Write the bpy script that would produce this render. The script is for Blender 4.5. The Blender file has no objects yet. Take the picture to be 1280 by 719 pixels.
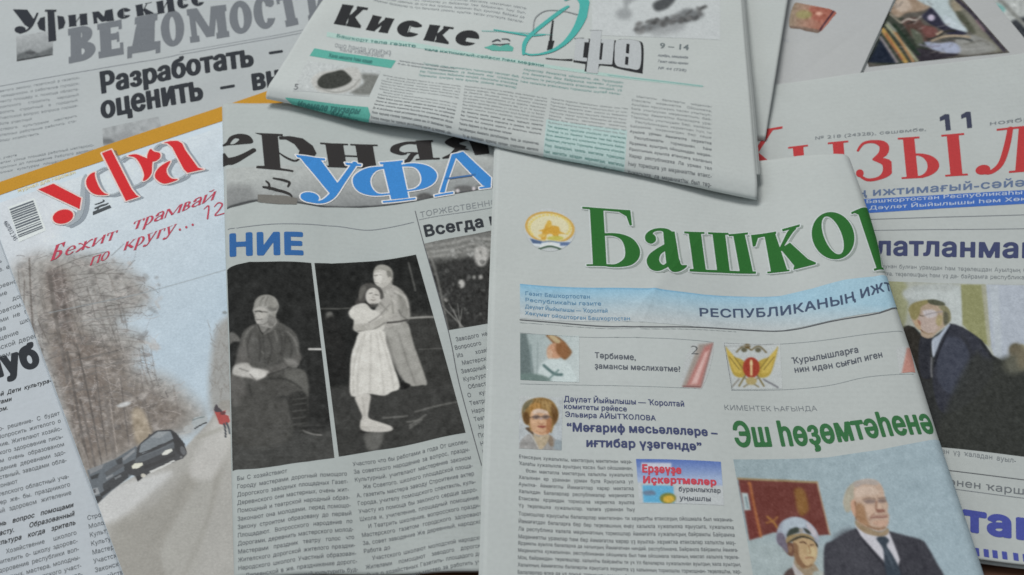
import bpy, bmesh, math, random
import numpy as np
from mathutils import Vector

random.seed(7)
rng = np.random.default_rng(11)
scene = bpy.context.scene
COL = scene.collection

# ------------------------------------------------------------------ camera
PITCH = math.radians(47.0)          # the camera looks down at the table top
DIST = 560.0                        # mm along the view axis to the table
FPX = 1300.0                        # focal length in photograph pixels (1280 wide)
CAMP = np.array([0.0, -DIST * math.cos(PITCH), DIST * math.sin(PITCH)])
cam_data = bpy.data.cameras.new('camera')
cam = bpy.data.objects.new('camera', cam_data)
COL.objects.link(cam)
cam.location = CAMP / 1000.0
cam.rotation_euler = (math.pi / 2 - PITCH, 0, 0)
cam_data.sensor_width = 36.0
cam_data.lens = 36.0 * FPX / 1280.0
cam_data.clip_start = 0.01
cam_data.clip_end = 50.0
cam_data.dof.use_dof = True
cam_data.dof.focus_distance = 0.515
cam_data.dof.aperture_fstop = 13.0
scene.camera = cam

# ------------------------------------------------------------------ light: an indoor table under soft ceiling light
world = bpy.data.worlds.new('World')
scene.world = world
world.use_nodes = True
bg = world.node_tree.nodes['Background']
bg.inputs[0].default_value = (0.90, 0.96, 1.0, 1)
bg.inputs[1].default_value = 0.20

def area(name, loc, target, size, size_y, power, color):
    d = bpy.data.lights.new(name, 'AREA')
    d.shape = 'RECTANGLE'; d.size = size; d.size_y = size_y
    d.energy = power; d.color = color
    o = bpy.data.objects.new(name, d); COL.objects.link(o)
    o.location = loc
    o.rotation_euler = (Vector(target) - Vector(loc)).to_track_quat('-Z', 'Y').to_euler()
    return o
area('ceiling_light', (-0.55, 1.0, 1.9), (0, 0, 0), 1.3, 0.7, 28.0, (1.0, 0.99, 0.96))
area('window_light', (-1.7, -0.1, 1.2), (0, 0, 0), 1.0, 1.0, 5.5, (0.90, 0.96, 1.0))

scene.view_settings.view_transform = 'Standard'
scene.view_settings.look = 'None'
scene.view_settings.exposure = 0.0
scene.view_settings.gamma = 1.0
scene.cycles.pixel_filter_type = 'GAUSSIAN'
scene.cycles.filter_width = 1.75
scene.cycles.max_bounces = 6

# ------------------------------------------------------------------ colour: inks are given as they read beside paper seen at 178 sRGB
def lin(c):
    c = np.asarray(c, float) / 255.0
    return np.where(c <= 0.04045, c / 12.92, ((c + 0.055) / 1.055) ** 2.4)
INK_K = 1.50
def col(r, g, b):
    return tuple(float(x) for x in np.clip(lin((r, g, b)) * INK_K, 0.0, 0.92))

# ------------------------------------------------------------------ materials
MATS = {}
def mat_plain(name, rgb, rough=0.6, spec=0.25, mottle=0.06, scale=900.0, bump=0.0):
    if name in MATS: return MATS[name]
    m = bpy.data.materials.new(name); m.use_nodes = True
    nt = m.node_tree; bs = nt.nodes['Principled BSDF']
    bs.inputs['Roughness'].default_value = rough
    bs.inputs['Specular IOR Level'].default_value = spec
    tc = nt.nodes.new('ShaderNodeTexCoord')
    nz = nt.nodes.new('ShaderNodeTexNoise')
    nz.inputs['Scale'].default_value = scale; nz.inputs['Detail'].default_value = 3
    nt.links.new(tc.outputs['Object'], nz.inputs['Vector'])
    mr = nt.nodes.new('ShaderNodeMapRange')
    mr.inputs['From Min'].default_value = 0.3; mr.inputs['From Max'].default_value = 0.7
    mr.inputs['To Min'].default_value = 1 - mottle; mr.inputs['To Max'].default_value = 1 + mottle
    nt.links.new(nz.outputs['Fac'], mr.inputs['Value'])
    mx = nt.nodes.new('ShaderNodeVectorMath'); mx.operation = 'SCALE'
    mx.inputs[0].default_value = rgb
    nt.links.new(mr.outputs['Result'], mx.inputs['Scale'])
    nt.links.new(mx.outputs['Vector'], bs.inputs['Base Color'])
    if bump:
        bp = nt.nodes.new('ShaderNodeBump'); bp.inputs['Strength'].default_value = bump
        bp.inputs['Distance'].default_value = 0.0004
        n2 = nt.nodes.new('ShaderNodeTexNoise'); n2.inputs['Scale'].default_value = 55; n2.inputs['Detail'].default_value = 5
        nt.links.new(tc.outputs['Object'], n2.inputs['Vector'])
        nt.links.new(n2.outputs['Fac'], bp.inputs['Height'])
        nt.links.new(bp.outputs['Normal'], bs.inputs['Normal'])
    MATS[name] = m
    return m
def ink(name, r, g, b, rough=0.6, mottle=0.10):
    return mat_plain('ink_' + name, col(r, g, b), max(rough, .6), 0.06, mottle, 1300.0)

def mat_paper(name, rgb, rough=0.75, spec=0.2, ghost=0.04, yellow=0.012):
    """newsprint: fibre mottle, slight bump, uneven tone, faint show-through of the print on the reverse side"""
    m = mat_plain(name, rgb, rough, spec, 0.025, 420.0, 0.5)
    nt = m.node_tree; bs = nt.nodes['Principled BSDF']; N = nt.nodes.new; Lk = nt.links.new
    src = bs.inputs['Base Color'].links[0].from_socket
    tc = [n for n in nt.nodes if n.type == 'TEX_COORD'][0]
    nb = N('ShaderNodeTexNoise'); nb.inputs['Scale'].default_value = 26; nb.inputs['Detail'].default_value = 5
    Lk(tc.outputs['Object'], nb.inputs['Vector'])
    mr = N('ShaderNodeMapRange')
    mr.inputs['From Min'].default_value = 0.35; mr.inputs['From Max'].default_value = 0.7
    mr.inputs['To Min'].default_value = 1.0; mr.inputs['To Max'].default_value = 1.0 - ghost
    Lk(nb.outputs['Fac'], mr.inputs['Value'])
    # rows of print seen through the sheet
    uv = N('ShaderNodeUVMap'); uv.uv_map = 'sheet_mm'
    sx = N('ShaderNodeSeparateXYZ'); Lk(uv.outputs['UV'], sx.inputs[0])
    row = N('ShaderNodeMath'); row.operation = 'MULTIPLY'; row.inputs[1].default_value = 2 * math.pi / 3.1; Lk(sx.outputs['Y'], row.inputs[0])
    sn = N('ShaderNodeMath'); sn.operation = 'SINE'; Lk(row.outputs[0], sn.inputs[0])
    mp = N('ShaderNodeMapping'); mp.inputs['Scale'].default_value = (.75, .32, 1); Lk(uv.outputs['UV'], mp.inputs['Vector'])
    nw = N('ShaderNodeTexNoise'); nw.inputs['Scale'].default_value = 1.0; nw.inputs['Detail'].default_value = 2; Lk(mp.outputs['Vector'], nw.inputs['Vector'])
    mb = N('ShaderNodeMapping'); mb.inputs['Scale'].default_value = (.02, .028, 1); Lk(uv.outputs['UV'], mb.inputs['Vector'])
    nz = N('ShaderNodeTexVoronoi'); nz.inputs['Scale'].default_value = 1.0; nz.distance = 'CHEBYCHEV'; Lk(mb.outputs['Vector'], nz.inputs['Vector'])
    blk = N('ShaderNodeSeparateXYZ'); Lk(nz.outputs['Color'], blk.inputs[0])
    a_ = N('ShaderNodeMapRange'); a_.inputs['From Min'].default_value = -.2; a_.inputs['From Max'].default_value = .5; Lk(sn.outputs[0], a_.inputs['Value'])
    b_ = N('ShaderNodeMapRange'); b_.inputs['From Min'].default_value = .42; b_.inputs['From Max'].default_value = .56; Lk(nw.outputs['Fac'], b_.inputs['Value'])
    p_ = N('ShaderNodeMath'); p_.operation = 'MULTIPLY'; Lk(a_.outputs['Result'], p_.inputs[0]); Lk(b_.outputs['Result'], p_.inputs[1])
    q_ = N('ShaderNodeMath'); q_.operation = 'MULTIPLY'; Lk(p_.outputs[0], q_.inputs[0]); Lk(blk.outputs['X'], q_.inputs[1])
    g_ = N('ShaderNodeMapRange'); g_.inputs['To Min'].default_value = 1.0; g_.inputs['To Max'].default_value = 1.0 - ghost * .7; Lk(q_.outputs[0], g_.inputs['Value'])
    t_ = N('ShaderNodeMath'); t_.operation = 'MULTIPLY'; Lk(mr.outputs['Result'], t_.inputs[0]); Lk(g_.outputs['Result'], t_.inputs[1])
    sc = N('ShaderNodeVectorMath'); sc.operation = 'SCALE'
    Lk(src, sc.inputs[0]); Lk(t_.outputs[0], sc.inputs['Scale'])
    # slight yellowing in patches
    n3 = N('ShaderNodeTexNoise'); n3.inputs['Scale'].default_value = 9; n3.inputs['Detail'].default_value = 3; Lk(tc.outputs['Object'], n3.inputs['Vector'])
    mx = N('ShaderNodeMix'); mx.data_type = 'RGBA'; mx.blend_type = 'MULTIPLY'
    y_ = N('ShaderNodeMapRange'); y_.inputs['From Min'].default_value = .4; y_.inputs['From Max'].default_value = .65; Lk(n3.outputs['Fac'], y_.inputs['Value'])
    Lk(y_.outputs['Result'], mx.inputs['Factor']); Lk(sc.outputs['Vector'], mx.inputs['A']); mx.inputs['B'].default_value = (1.0, 1.0 - yellow * .2, 1.0 - yellow, 1)
    Lk(mx.outputs['Result'], bs.inputs['Base Color'])
    return m

def mat_photo(name, rough=0.55, spec=0.25):
    if name in MATS: return MATS[name]
    m = bpy.data.materials.new(name); m.use_nodes = True
    nt = m.node_tree; bs = nt.nodes['Principled BSDF']
    bs.inputs['Roughness'].default_value = rough; bs.inputs['Specular IOR Level'].default_value = spec
    at = nt.nodes.new('ShaderNodeAttribute'); at.attribute_name = 'print'
    tc = nt.nodes.new('ShaderNodeTexCoord')
    nz = nt.nodes.new('ShaderNodeTexNoise'); nz.inputs['Scale'].default_value = 1500; nz.inputs['Detail'].default_value = 2
    nt.links.new(tc.outputs['Object'], nz.inputs['Vector'])
    mr = nt.nodes.new('ShaderNodeMapRange')
    mr.inputs['From Min'].default_value = 0.3; mr.inputs['From Max'].default_value = 0.7
    mr.inputs['To Min'].default_value = 0.95; mr.inputs['To Max'].default_value = 1.05
    nt.links.new(nz.outputs['Fac'], mr.inputs['Value'])
    sc = nt.nodes.new('ShaderNodeVectorMath'); sc.operation = 'SCALE'
    nt.links.new(at.outputs['Color'], sc.inputs[0]); nt.links.new(mr.outputs['Result'], sc.inputs['Scale'])
    nt.links.new(sc.outputs['Vector'], bs.inputs['Base Color'])
    MATS[name] = m
    return m

NEWS = mat_paper('newsprint', col(175, 180, 179))
NEWSG = mat_paper('newsprint_greyish', col(164, 170, 169), ghost=.05)
NEWSB = mat_paper('newsprint_bluish', col(163, 168, 170))
NEWSC = mat_paper('newsprint_cool', col(174, 180, 186))
WHITE = mat_paper('white_paper', col(169, 171, 172), 0.6, 0.3, 0.02)
GLOSS = mat_paper('coated_paper', col(184, 196, 206), 0.38, 0.3, 0.006, 0.0)
PHOTO = mat_photo('printed_picture', 0.7, 0.06)
COVER = mat_photo('printed_glossy_cover', 0.4, 0.16)

# ------------------------------------------------------------------ view geometry used to read the layout off the photograph
_c, _s = math.sin(PITCH), math.cos(PITCH)
def rays(p):
    p = np.asarray(p, float).reshape(-1, 2)
    x = (p[:, 0] - 640.0) / FPX
    y = -(p[:, 1] - 359.5) / FPX
    return np.stack([x, y * _c + _s, y * _s - _c], 1)
def unproj(p, z):
    d = rays(p)
    k = (np.asarray(z, float) - CAMP[2]) / d[:, 2]
    return CAMP[None, :2] + d[:, :2] * k[:, None]
def proj(q):
    q = np.asarray(q, float) - CAMP
    yc = q[:, 1] * _c + q[:, 2] * _s
    zc = q[:, 1] * _s - q[:, 2] * _c
    return np.stack([640 + FPX * q[:, 0] / zc, 359.5 - FPX * yc / zc], 1)

def homography(src, dst):
    A = []
    for (x, y), (X, Y) in zip(src, dst):
        A.append([x, y, 1, 0, 0, 0, -X * x, -X * y, -X]); A.append([0, 0, 0, x, y, 1, -Y * x, -Y * y, -Y])
    return np.linalg.svd(np.array(A))[2][-1].reshape(3, 3)
def apply_h(Hm, u, v):
    w = Hm[2, 0] * u + Hm[2, 1] * v + Hm[2, 2]
    return (Hm[0, 0] * u + Hm[0, 1] * v + Hm[0, 2]) / w, (Hm[1, 0] * u + Hm[1, 1] * v + Hm[1, 2]) / w

def roll_profile(segs, tail=40.0):
    """cross-section of a folded edge: list of (radius mm, degrees); returns arc length, reach, drop"""
    a = [0.0]; x = [0.0]; z = [0.0]; th = 0.0
    for R, deg in segs:
        n = max(6, int(deg / 5))
        for _ in range(n):
            d = math.radians(deg) / n
            x.append(x[-1] + R * (math.sin(th + d) - math.sin(th)))
            z.append(z[-1] + R * (math.cos(th + d) - math.cos(th)))
            a.append(a[-1] + R * d); th += d
    arc = a[-1]
    a.append(arc + tail); x.append(x[-1] + tail * math.cos(th)); z.append(z[-1] - tail * math.sin(th))
    return np.array(a), np.array(x), np.array(z), arc

def sstep(a, b, x):
    t = np.clip((x - a) / (b - a), 0, 1)
    return t * t * (3 - 2 * t)

class Page:
    """one sheet lying on the table: (u, v) in mm from its top left corner -> a point in space"""
    def __init__(s, quad, zq, hump=None, rolls=None, seed=0, wave=0.35):
        zq = np.array(zq, float)
        w = unproj(quad, zq)
        s.W = 0.5 * (np.linalg.norm(w[1] - w[0]) + np.linalg.norm(w[2] - w[3]))
        s.H = 0.5 * (np.linalg.norm(w[3] - w[0]) + np.linalg.norm(w[2] - w[1]))
        uv = [(0, 0), (s.W, 0), (s.W, s.H), (0, s.H)]
        s.Hm = homography(uv, w); s.Hi = np.linalg.inv(s.Hm); s.zq = zq
        s.hump = hump
        s.rolls = {k: (r[0],) + roll_profile(r[1], r[2] if len(r) > 2 else 40.0) for k, r in (rolls or {}).items()}
        r = np.random.default_rng(100 + seed)
        s.cr = [(r.uniform(.15, .4) * r.choice([-1, 1]) * (wave / .25) ** .5, r.uniform(0, math.pi), r.uniform(.15, .85), r.uniform(2.5, 6.0)) for _ in range(4)]
        s.wv = [(wave * r.uniform(.4, 1), r.uniform(.02, .07), r.uniform(-.07, .07), r.uniform(0, 6.3)) for _ in range(4)]
    def base(s, u, v):
        x, y = apply_h(s.Hm, u, v)
        a = np.clip(u / s.W, -.2, 1.2); b = np.clip(v / s.H, -.2, 1.2)
        z = (s.zq[0] * (1 - a) + s.zq[1] * a) * (1 - b) + (s.zq[3] * (1 - a) + s.zq[2] * a) * b
        for A, fx, fy, ph in s.wv: z = z + A * np.sin(u * fx + v * fy + ph)
        for A, th, at_, w in s.cr:     # soft creases left by handling
            d = (u - s.W * at_) * math.cos(th) + (v - s.H * at_) * math.sin(th)
            e = (u - s.W * at_) * -math.sin(th) + (v - s.H * at_) * math.cos(th)
            z = z + A * np.exp(-np.abs(d) / w) * np.exp(-(e / 60.0) ** 2)
        if s.hump is not None: z = z + s.hump(s, u, v)
        return x, y, z
    def at(s, u, v):
        u = np.asarray(u, float).copy(); v = np.asarray(v, float).copy(); dz = np.zeros_like(u)
        for k, (start, a, x, z, arc) in s.rolls.items():
            if k == 'right':  d = np.maximum(u - (s.W - start), 0); m = d > 0; u = np.where(m, s.W - start + np.interp(d, a, x), u)
            if k == 'left':   d = np.maximum(start - u, 0); m = d > 0; u = np.where(m, start - np.interp(d, a, x), u)
            if k == 'bottom': d = np.maximum(v - (s.H - start), 0); m = d > 0; v = np.where(m, s.H - start + np.interp(d, a, x), v)
            if k == 'top':    d = np.maximum(start - v, 0); m = d > 0; v = np.where(m, start - np.interp(d, a, x), v)
            dz = dz + np.where(m, np.interp(d, a, z), 0)
        x, y, z = s.base(u, v)
        return np.stack([x, y, z + dz], -1)
    def up(s, u, v):
        e = 0.15
        du = s.at(u + e, v) - s.at(u - e, v); dv = s.at(u, v + e) - s.at(u, v - e)
        n = np.cross(dv, du)
        return n / (np.linalg.norm(n, axis=-1, keepdims=True) + 1e-12)
    def lift(s, u, v, h):
        return s.at(u, v) + s.up(u, v) * h
    def uv(s, p):
        """where on the sheet a point of the photograph is printed"""
        p = np.asarray(p, float).reshape(-1, 2)
        w = unproj(p, np.full(len(p), s.zq.mean()))
        u, v = apply_h(s.Hi, w[:, 0], w[:, 1])
        for _ in range(14):
            q = proj(s.at(u, v)); e = .2
            ju = (proj(s.at(u + e, v)) - q) / e; jv = (proj(s.at(u, v + e)) - q) / e
            r = p - q
            det = ju[:, 0] * jv[:, 1] - ju[:, 1] * jv[:, 0]
            det = np.where(np.abs(det) < .15, .15 * np.sign(det + 1e-9), det)
            du = (r[:, 0] * jv[:, 1] - r[:, 1] * jv[:, 0]) / det
            dv = (ju[:, 0] * r[:, 1] - ju[:, 1] * r[:, 0]) / det
            u = u + np.clip(du, -6, 6); v = v + np.clip(dv, -6, 6)
        return np.stack([u, v], 1)

# ------------------------------------------------------------------ meshes
def link_mesh(name, verts_mm, faces, m, parent=None, smooth=False):
    me = bpy.data.meshes.new(name)
    o = bpy.data.objects.new(name, me); COL.objects.link(o)
    V = np.asarray(verts_mm, float) / 1000.0
    if parent is not None:
        o.parent = parent
        V = V - np.array((parent if '_at' in parent else parent.parent)['_at'])
    me.from_pydata(V.tolist(), [], faces if isinstance(faces, list) else faces.tolist())
    me.materials.append(m)
    if smooth: me.polygons.foreach_set('use_smooth', [True] * len(me.polygons))
    me.update()
    return o

def grid_faces(nv, nu, flip=False):
    i = np.arange(nv - 1)[:, None] * nu + np.arange(nu - 1)[None]
    f = np.stack([i, i + nu, i + nu + 1, i + 1], -1).reshape(-1, 4)
    return f[:, ::-1] if flip else f

def axis(lo, hi, step, fine=()):
    pts = list(np.arange(lo, hi, step)) + [hi]
    for a, b, st in fine: pts += list(np.arange(a, b, st)) + [b]
    pts = np.unique(np.round(np.clip(pts, lo, hi), 3))
    keep = [pts[0]]
    for q in pts[1:]:
        if q - keep[-1] > .12: keep.append(q)
    return np.array(keep)

def sheet(pg, name, m, parent, th=0.5, u=None, v=None, down=0.0, step=2.5):
    """the paper itself: a thin slab following the page surface, folded edges included"""
    ulo, uhi = u or (0, pg.W); vlo, vhi = v or (0, pg.H)
    fu, fv = [], []
    for k, (start, a, x, z, arc) in pg.rolls.items():
        if k == 'right' and uhi >= pg.W: uhi = pg.W - start + a[-1]; fu.append((pg.W - start, pg.W - start + arc, .5))
        if k == 'left' and ulo <= 0: ulo = start - a[-1]; fu.append((start - arc, start, .5))
        if k == 'bottom' and vhi >= pg.H: vhi = pg.H - start + a[-1]; fv.append((pg.H - start, pg.H - start + arc, .5))
        if k == 'top' and vlo <= 0: vlo = start - a[-1]; fv.append((start - arc, start, .5))
    us = axis(ulo, uhi, step, fu); vs = axis(vlo, vhi, step, fv)
    U, Vv = np.meshgrid(us, vs)
    top = pg.lift(U, Vv, -down).reshape(-1, 3)
    bot = pg.lift(U, Vv, -down - th).reshape(-1, 3)
    n = len(top); nu, nv = len(us), len(vs)
    faces = [grid_faces(nv, nu), grid_faces(nv, nu, True) + n]
    edge = list(range(nu)) + [r * nu + nu - 1 for r in range(1, nv)] + [(nv - 1) * nu + c for c in range(nu - 2, -1, -1)] + [r * nu for r in range(nv - 2, 0, -1)]
    ring = np.array([[edge[i], edge[(i + 1) % len(edge)], edge[(i + 1) % len(edge)] + n, edge[i] + n] for i in range(len(edge))])
    o = link_mesh(name, np.vstack([top, bot]), np.vstack(faces + [ring]), m, parent, True)
    uvl = o.data.uv_layers.new(name='sheet_mm')
    idx = np.zeros(len(o.data.loops), np.int32); o.data.loops.foreach_get('vertex_index', idx)
    mm = np.column_stack([U.ravel(), Vv.ravel()]); mm = np.vstack([mm, mm])
    uvl.data.foreach_set('uv', mm[idx].astype(np.float32).ravel())
    return o

def thing(name, label, cat, at_mm, group=None):
    o = bpy.data.objects.new(name, None); COL.objects.link(o)
    o.empty_display_size = 0.02
    o.location = np.asarray(at_mm) / 1000.0
    o['label'] = label; o['category'] = cat
    if group: o['group'] = group
    o['_at'] = [float(c) / 1000.0 for c in at_mm]
    return o
def paper_thing(name, label, cat, pg, group=None):
    p = pg.at(np.array([pg.W / 2]), np.array([pg.H / 2]))[0]
    return thing(name, label, cat, (p[0], p[1], 0.0), group)

LAYER = 0.11
# ------------------------------------------------------------------ signed distance shapes (positive inside)
def catmull(pts, closed=True, n=6):
    P = np.asarray(pts, float); k = len(P); out = []
    rng_ = range(k) if closed else range(k - 1)
    for i in rng_:
        if closed: p0, p1, p2, p3 = P[(i - 1) % k], P[i], P[(i + 1) % k], P[(i + 2) % k]
        else: p0, p1, p2, p3 = P[max(i - 1, 0)], P[i], P[i + 1], P[min(i + 2, k - 1)]
        for j in range(n):
            t = j / n
            out.append(.5 * ((2 * p1) + (-p0 + p2) * t + (2 * p0 - 5 * p1 + 4 * p2 - p3) * t * t + (-p0 + 3 * p1 - 3 * p2 + p3) * t ** 3))
    if not closed: out.append(P[-1])
    return np.array(out)
def ell(cx, cy, rx, ry, rot=0.0, n=40, a0=0, a1=360):
    t = np.radians(np.linspace(a0, a1, n, endpoint=(a1 - a0) < 360))
    c, s_ = math.cos(math.radians(rot)), math.sin(math.radians(rot))
    x, y = rx * np.cos(t), ry * np.sin(t)
    return np.stack([cx + x * c - y * s_, cy + x * s_ + y * c], 1)
def sd_poly(X, Y, P):
    P = np.asarray(P, float); d2 = np.full(X.shape, 1e18); ins = np.zeros(X.shape, bool)
    for i in range(len(P)):
        ax, ay = P[i]; bx, by = P[(i + 1) % len(P)]
        ex, ey = bx - ax, by - ay; L = ex * ex + ey * ey
        if L < 1e-12: continue
        px, py = X - ax, Y - ay
        t = np.clip((px * ex + py * ey) / L, 0, 1)
        d2 = np.minimum(d2, (px - t * ex) ** 2 + (py - t * ey) ** 2)
        if ay != by:
            ins ^= ((ay > Y) != (by > Y)) & (X < ex * (Y - ay) / (by - ay) + ax)
    d = np.sqrt(d2)
    return np.where(ins, d, -d)
def sd_segs(X, Y, S):
    """letter outline given as directed boundary segments (ax, ay, bx, by); overlapping contours are joined (non-zero winding)"""
    d2 = np.full(X.shape, 1e18); wn = np.zeros(X.shape, int)
    for ax, ay, bx, by in S:
        ex, ey = bx - ax, by - ay; L = ex * ex + ey * ey
        if L < 1e-14: continue
        px, py = X - ax, Y - ay
        t = np.clip((px * ex + py * ey) / L, 0, 1)
        d2 = np.minimum(d2, (px - t * ex) ** 2 + (py - t * ey) ** 2)
        if ay != by:
            cr = ((ay > Y) != (by > Y)) & (X < ex * (Y - ay) / (by - ay) + ax)
            wn += np.where(cr, 1 if by > ay else -1, 0)
    d = np.sqrt(d2)
    return np.where(wn != 0, np.maximum(d, 1e-3), -d)
def sd_stroke(X, Y, P):
    """variable width stroke, P = [(x, y, width)]"""
    best = np.full(X.shape, -1e9)
    for i in range(len(P) - 1):
        ax, ay, aw = P[i]; bx, by, bw = P[i + 1]
        ex, ey = bx - ax, by - ay; L = ex * ex + ey * ey + 1e-12
        t = np.clip(((X - ax) * ex + (Y - ay) * ey) / L, 0, 1)
        d = np.hypot(X - ax - t * ex, Y - ay - t * ey)
        best = np.maximum(best, (aw + (bw - aw) * t) / 2 - d)
    return best

# prim = (kind, points, sign); kinds: p polygon, c smooth polygon, s stroke
def R_(x0, y0, x1, y1, sg=1): return ('p', [(x0, y0), (x1, y0), (x1, y1), (x0, y1)], sg)

# ------------------------------------------------------------------ serif letters for the mastheads: box height 1, y up
def glyph(ch, T=.3, t=.07, s=.1, b=.06):
    """T thick stem, t hairline, s serif reach, b serif thickness -> (width, prims)"""
    o = []
    def stem(x, y0=0, y1=1, top=1, bot=1, w=None):
        w = w or T
        o.append(R_(x, y0, x + w, y1))
        if s > 0:
            if top: o.append(R_(x - s, y1 - b, x + w + s, y1))
            if bot: o.append(R_(x - s, y0, x + w + s, y0 + b))
    def diag(x0, y0, x1, y1, w):
        o.append(('p', [(x0, y0), (x0 + w, y0), (x1 + w, y1), (x1, y1)], 1))
    def bowl(x0, cy, rx, ry, side=1, T_=None):
        T_ = T_ or T
        a0, a1 = (-90, 90) if side > 0 else (90, 270)
        o.append(('p', [tuple(q) for q in ell(x0, cy, rx, ry, 0, 22, a0, a1)], 1))
        o.append(('p', [tuple(q) for q in ell(x0, cy, max(rx - T_, .03), max(ry - t, .03), 0, 22, a0, a1)], -1))
    def ring(cx, cy, rx, ry):
        o.append(('p', [tuple(q) for q in ell(cx, cy, rx, ry)], 1))
        o.append(('p', [tuple(q) for q in ell(cx, cy, max(rx - T, .03), max(ry - max(t, .05), .03))], -1))
    g = max(.34, .72 - T)
    if ch in 'ниН':
        x2 = s + T + g; stem(s); stem(x2); w = x2 + T + s
        if ch == 'и': diag(s + T * .6, .08, x2 - t * .2, .92 - .1, max(t * 1.3, .08))
        else: o.append(R_(s + T, .46, x2, .46 + max(t, .06)))
    elif ch in 'ИЙй':
        x2 = s + T + g; stem(s); stem(x2); w = x2 + T + s; diag(s + T * .5, .05, x2, .95 - .1, max(t * 1.6, .12))
        if ch == 'й': o.append(('s', [(w * .3, 1.3, .06), (w * .5, 1.2, .1), (w * .7, 1.3, .06)], 1))
    elif ch == 'ш':
        g2 = max(.2, g * .72); xs = [s + i * (T + g2) for i in range(3)]
        for x in xs: stem(x)
        o.append(R_(xs[0], 0, xs[2] + T, max(b, t))); w = xs[2] + T + s
    elif ch in 'оО':
        rx = .36 + T * .45; ring(rx, .5, rx, .52); w = 2 * rx
    elif ch in 'еэ':
        rx = .34 + T * .4; ring(rx, .5, rx, .52); w = 2 * rx
        o.append(('p', [(rx, .26), (w + .1, .2), (w + .1, .5), (rx, .5)], -1)); o.append(R_(T * .8, .5, w - T * .35, .5 + max(t, .07)))
    elif ch in 'сС':
        rx = .34 + T * .4; ring(rx, .5, rx, .52); w = 2 * rx - .02
        o.append(('p', [(rx + .05, .3), (w + .2, .2), (w + .2, .68), (rx + .05, .66)], -1))
        o.append(('p', [tuple(q) for q in ell(w - T * .45, .74, T * .42, .13)], 1))
    elif ch == 'р':
        stem(s, -.45, 1); bowl(s + T, .5, .36 + T * .5, .52); w = s + T + .36 + T * .5
    elif ch == 'Р':
        stem(s, 0, 1); bowl(s + T, .66, .36 + T * .55, .34); w = s + T + .36 + T * .55
    elif ch == 'я':
        x = .36 + T * .5; bowl(x, .68, x, .34, -1); stem(x); w = x + T + s
        o.append(('s', [(x + .02, .42, t * 1.5), (x * .62, .3, T * .5), (x * .35, .04, T * .5), (.02, .03, t)], 1))
    elif ch == 'м' or ch == 'М':
        x2 = s + T * .5 + .95; stem(s, w=max(t * 1.4, T * .55)); stem(x2, w=T)
        mid = (s + T * .5 + x2) / 2
        diag(mid - T * .1, .1 if ch == 'М' else .05, s, 1, T * .95); diag(mid + T * .1, .1 if ch == 'М' else .05, x2 - t, 1, max(t * 1.5, T * .45)); w = x2 + T + s
    elif ch in 'кКҡ':
        stem(s); x = s + T; w = x + .52 + T * .6
        diag(x - .02, .42, w - T * .6 - .12, 1, max(t * 1.6, .1)); o.append(R_(w - T * .7 - .2, 1 - b, w, 1))
        o.append(('p', [(x, .5), (x + .14, .62), (w, b), (w + .03, 0), (w - T * 1.15, 0), (x, .46)], 1)); o.append(R_(w - T * 1.25, 0, w + s * .6, b))
    elif ch in 'ыЫьЬ':
        stem(s); bowl(s + T, .3, .28 + T * .5, .3); w = s + T + .28 + T * .5
        if ch in 'ыЫ': x = w + .08 + s; stem(x); w = x + T + s
    elif ch in 'зЗ':
        o.append(('s', [(.08, .78, t), (.2, .95, t * 1.2), (.42, .97, t * 1.6), (.6, .86, T * .9), (.58, .66, T * .9), (.4, .53, t * 1.3)], 1))
        o.append(('s', [(.4, .53, t * 1.3), (.64, .42, T * .95), (.66, .2, T), (.5, .05, t * 1.7), (.25, .02, t * 1.4), (.06, .18, t)], 1))
        o.append(('p', [tuple(q) for q in ell(.1, .2, T * .4, .1)], 1)); w = .82
    elif ch in 'лЛ':
        x2 = .52 + T * .4; stem(x2); w = x2 + T + s
        o.append(R_(x2 - .32, 1 - b, x2 + T, 1))
        o.append(('s', [(x2 - .12, .97, t * 1.6), (x2 - .15, .6, t * 1.8), (x2 - .22, .22, t * 1.7), (x2 - .36, .05, t * 1.5), (.1, .06, t)], 1))
        o.append(('p', [tuple(q) for q in ell(.12, .12, .11, .11)], 1))
    elif ch == 'а':
        w = .62 + T * .7; x = w - T - s * .5
        o.append(R_(x, .1, x + T, .75)); o.append(('p', [(x, .2), (x + T, .2), (x + T + .06, .06), (w + s, .02), (w, -.02), (x + T * .4, -.02)], 1))
        o.append(('s', [(x + T * .5, .7, T), (x + T * .35, .86, T * .7), (x - .02, .97, t * 1.5), (.2, .95, t * 1.4), (.12, .82, t * 1.4)], 1))
        o.append(('p', [tuple(q) for q in ell(.15, .76, .14, .13)], 1))
        o.append(('p', [tuple(q) for q in ell(x * .5 + .06, .25, x * .5 + .06, .27)], 1)); o.append(('p', [tuple(q) for q in ell(x * .5 + .06 + T * .3, .27, max(x * .5 - T * .45, .06), .19)], -1))
        o.append(('s', [(.3, .47, t), (x + .03, .6, t)], 1))
    elif ch in 'вВ':
        stem(s); bowl(s + T, .74, .26 + T * .4, .26); bowl(s + T, .27, .32 + T * .5, .27); w = s + T + .32 + T * .5
    elif ch == 'Б':
        stem(s); bowl(s + T, .28, .3 + T * .6, .285); w = s + T + .3 + T * .6
        o.append(R_(s - s, 1 - b, w - .06, 1)); o.append(('p', [(w - .3, 1), (w - .05, 1), (w - .02, .66), (w - .06, .66)], 1))
    elif ch == 'Е':
        stem(s); w = s + T + .42; o += [R_(s, 0, w, max(b, .14)), R_(s, 1 - max(b, .14), w - .02, 1), R_(s, .44, w - .14, .44 + max(t, .1)), R_(w - .12, 0, w, .33), R_(w - .14, .7, w - .02, 1), R_(w - .22, .36, w - .13, .64)]
    elif ch == 'Д':
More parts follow.
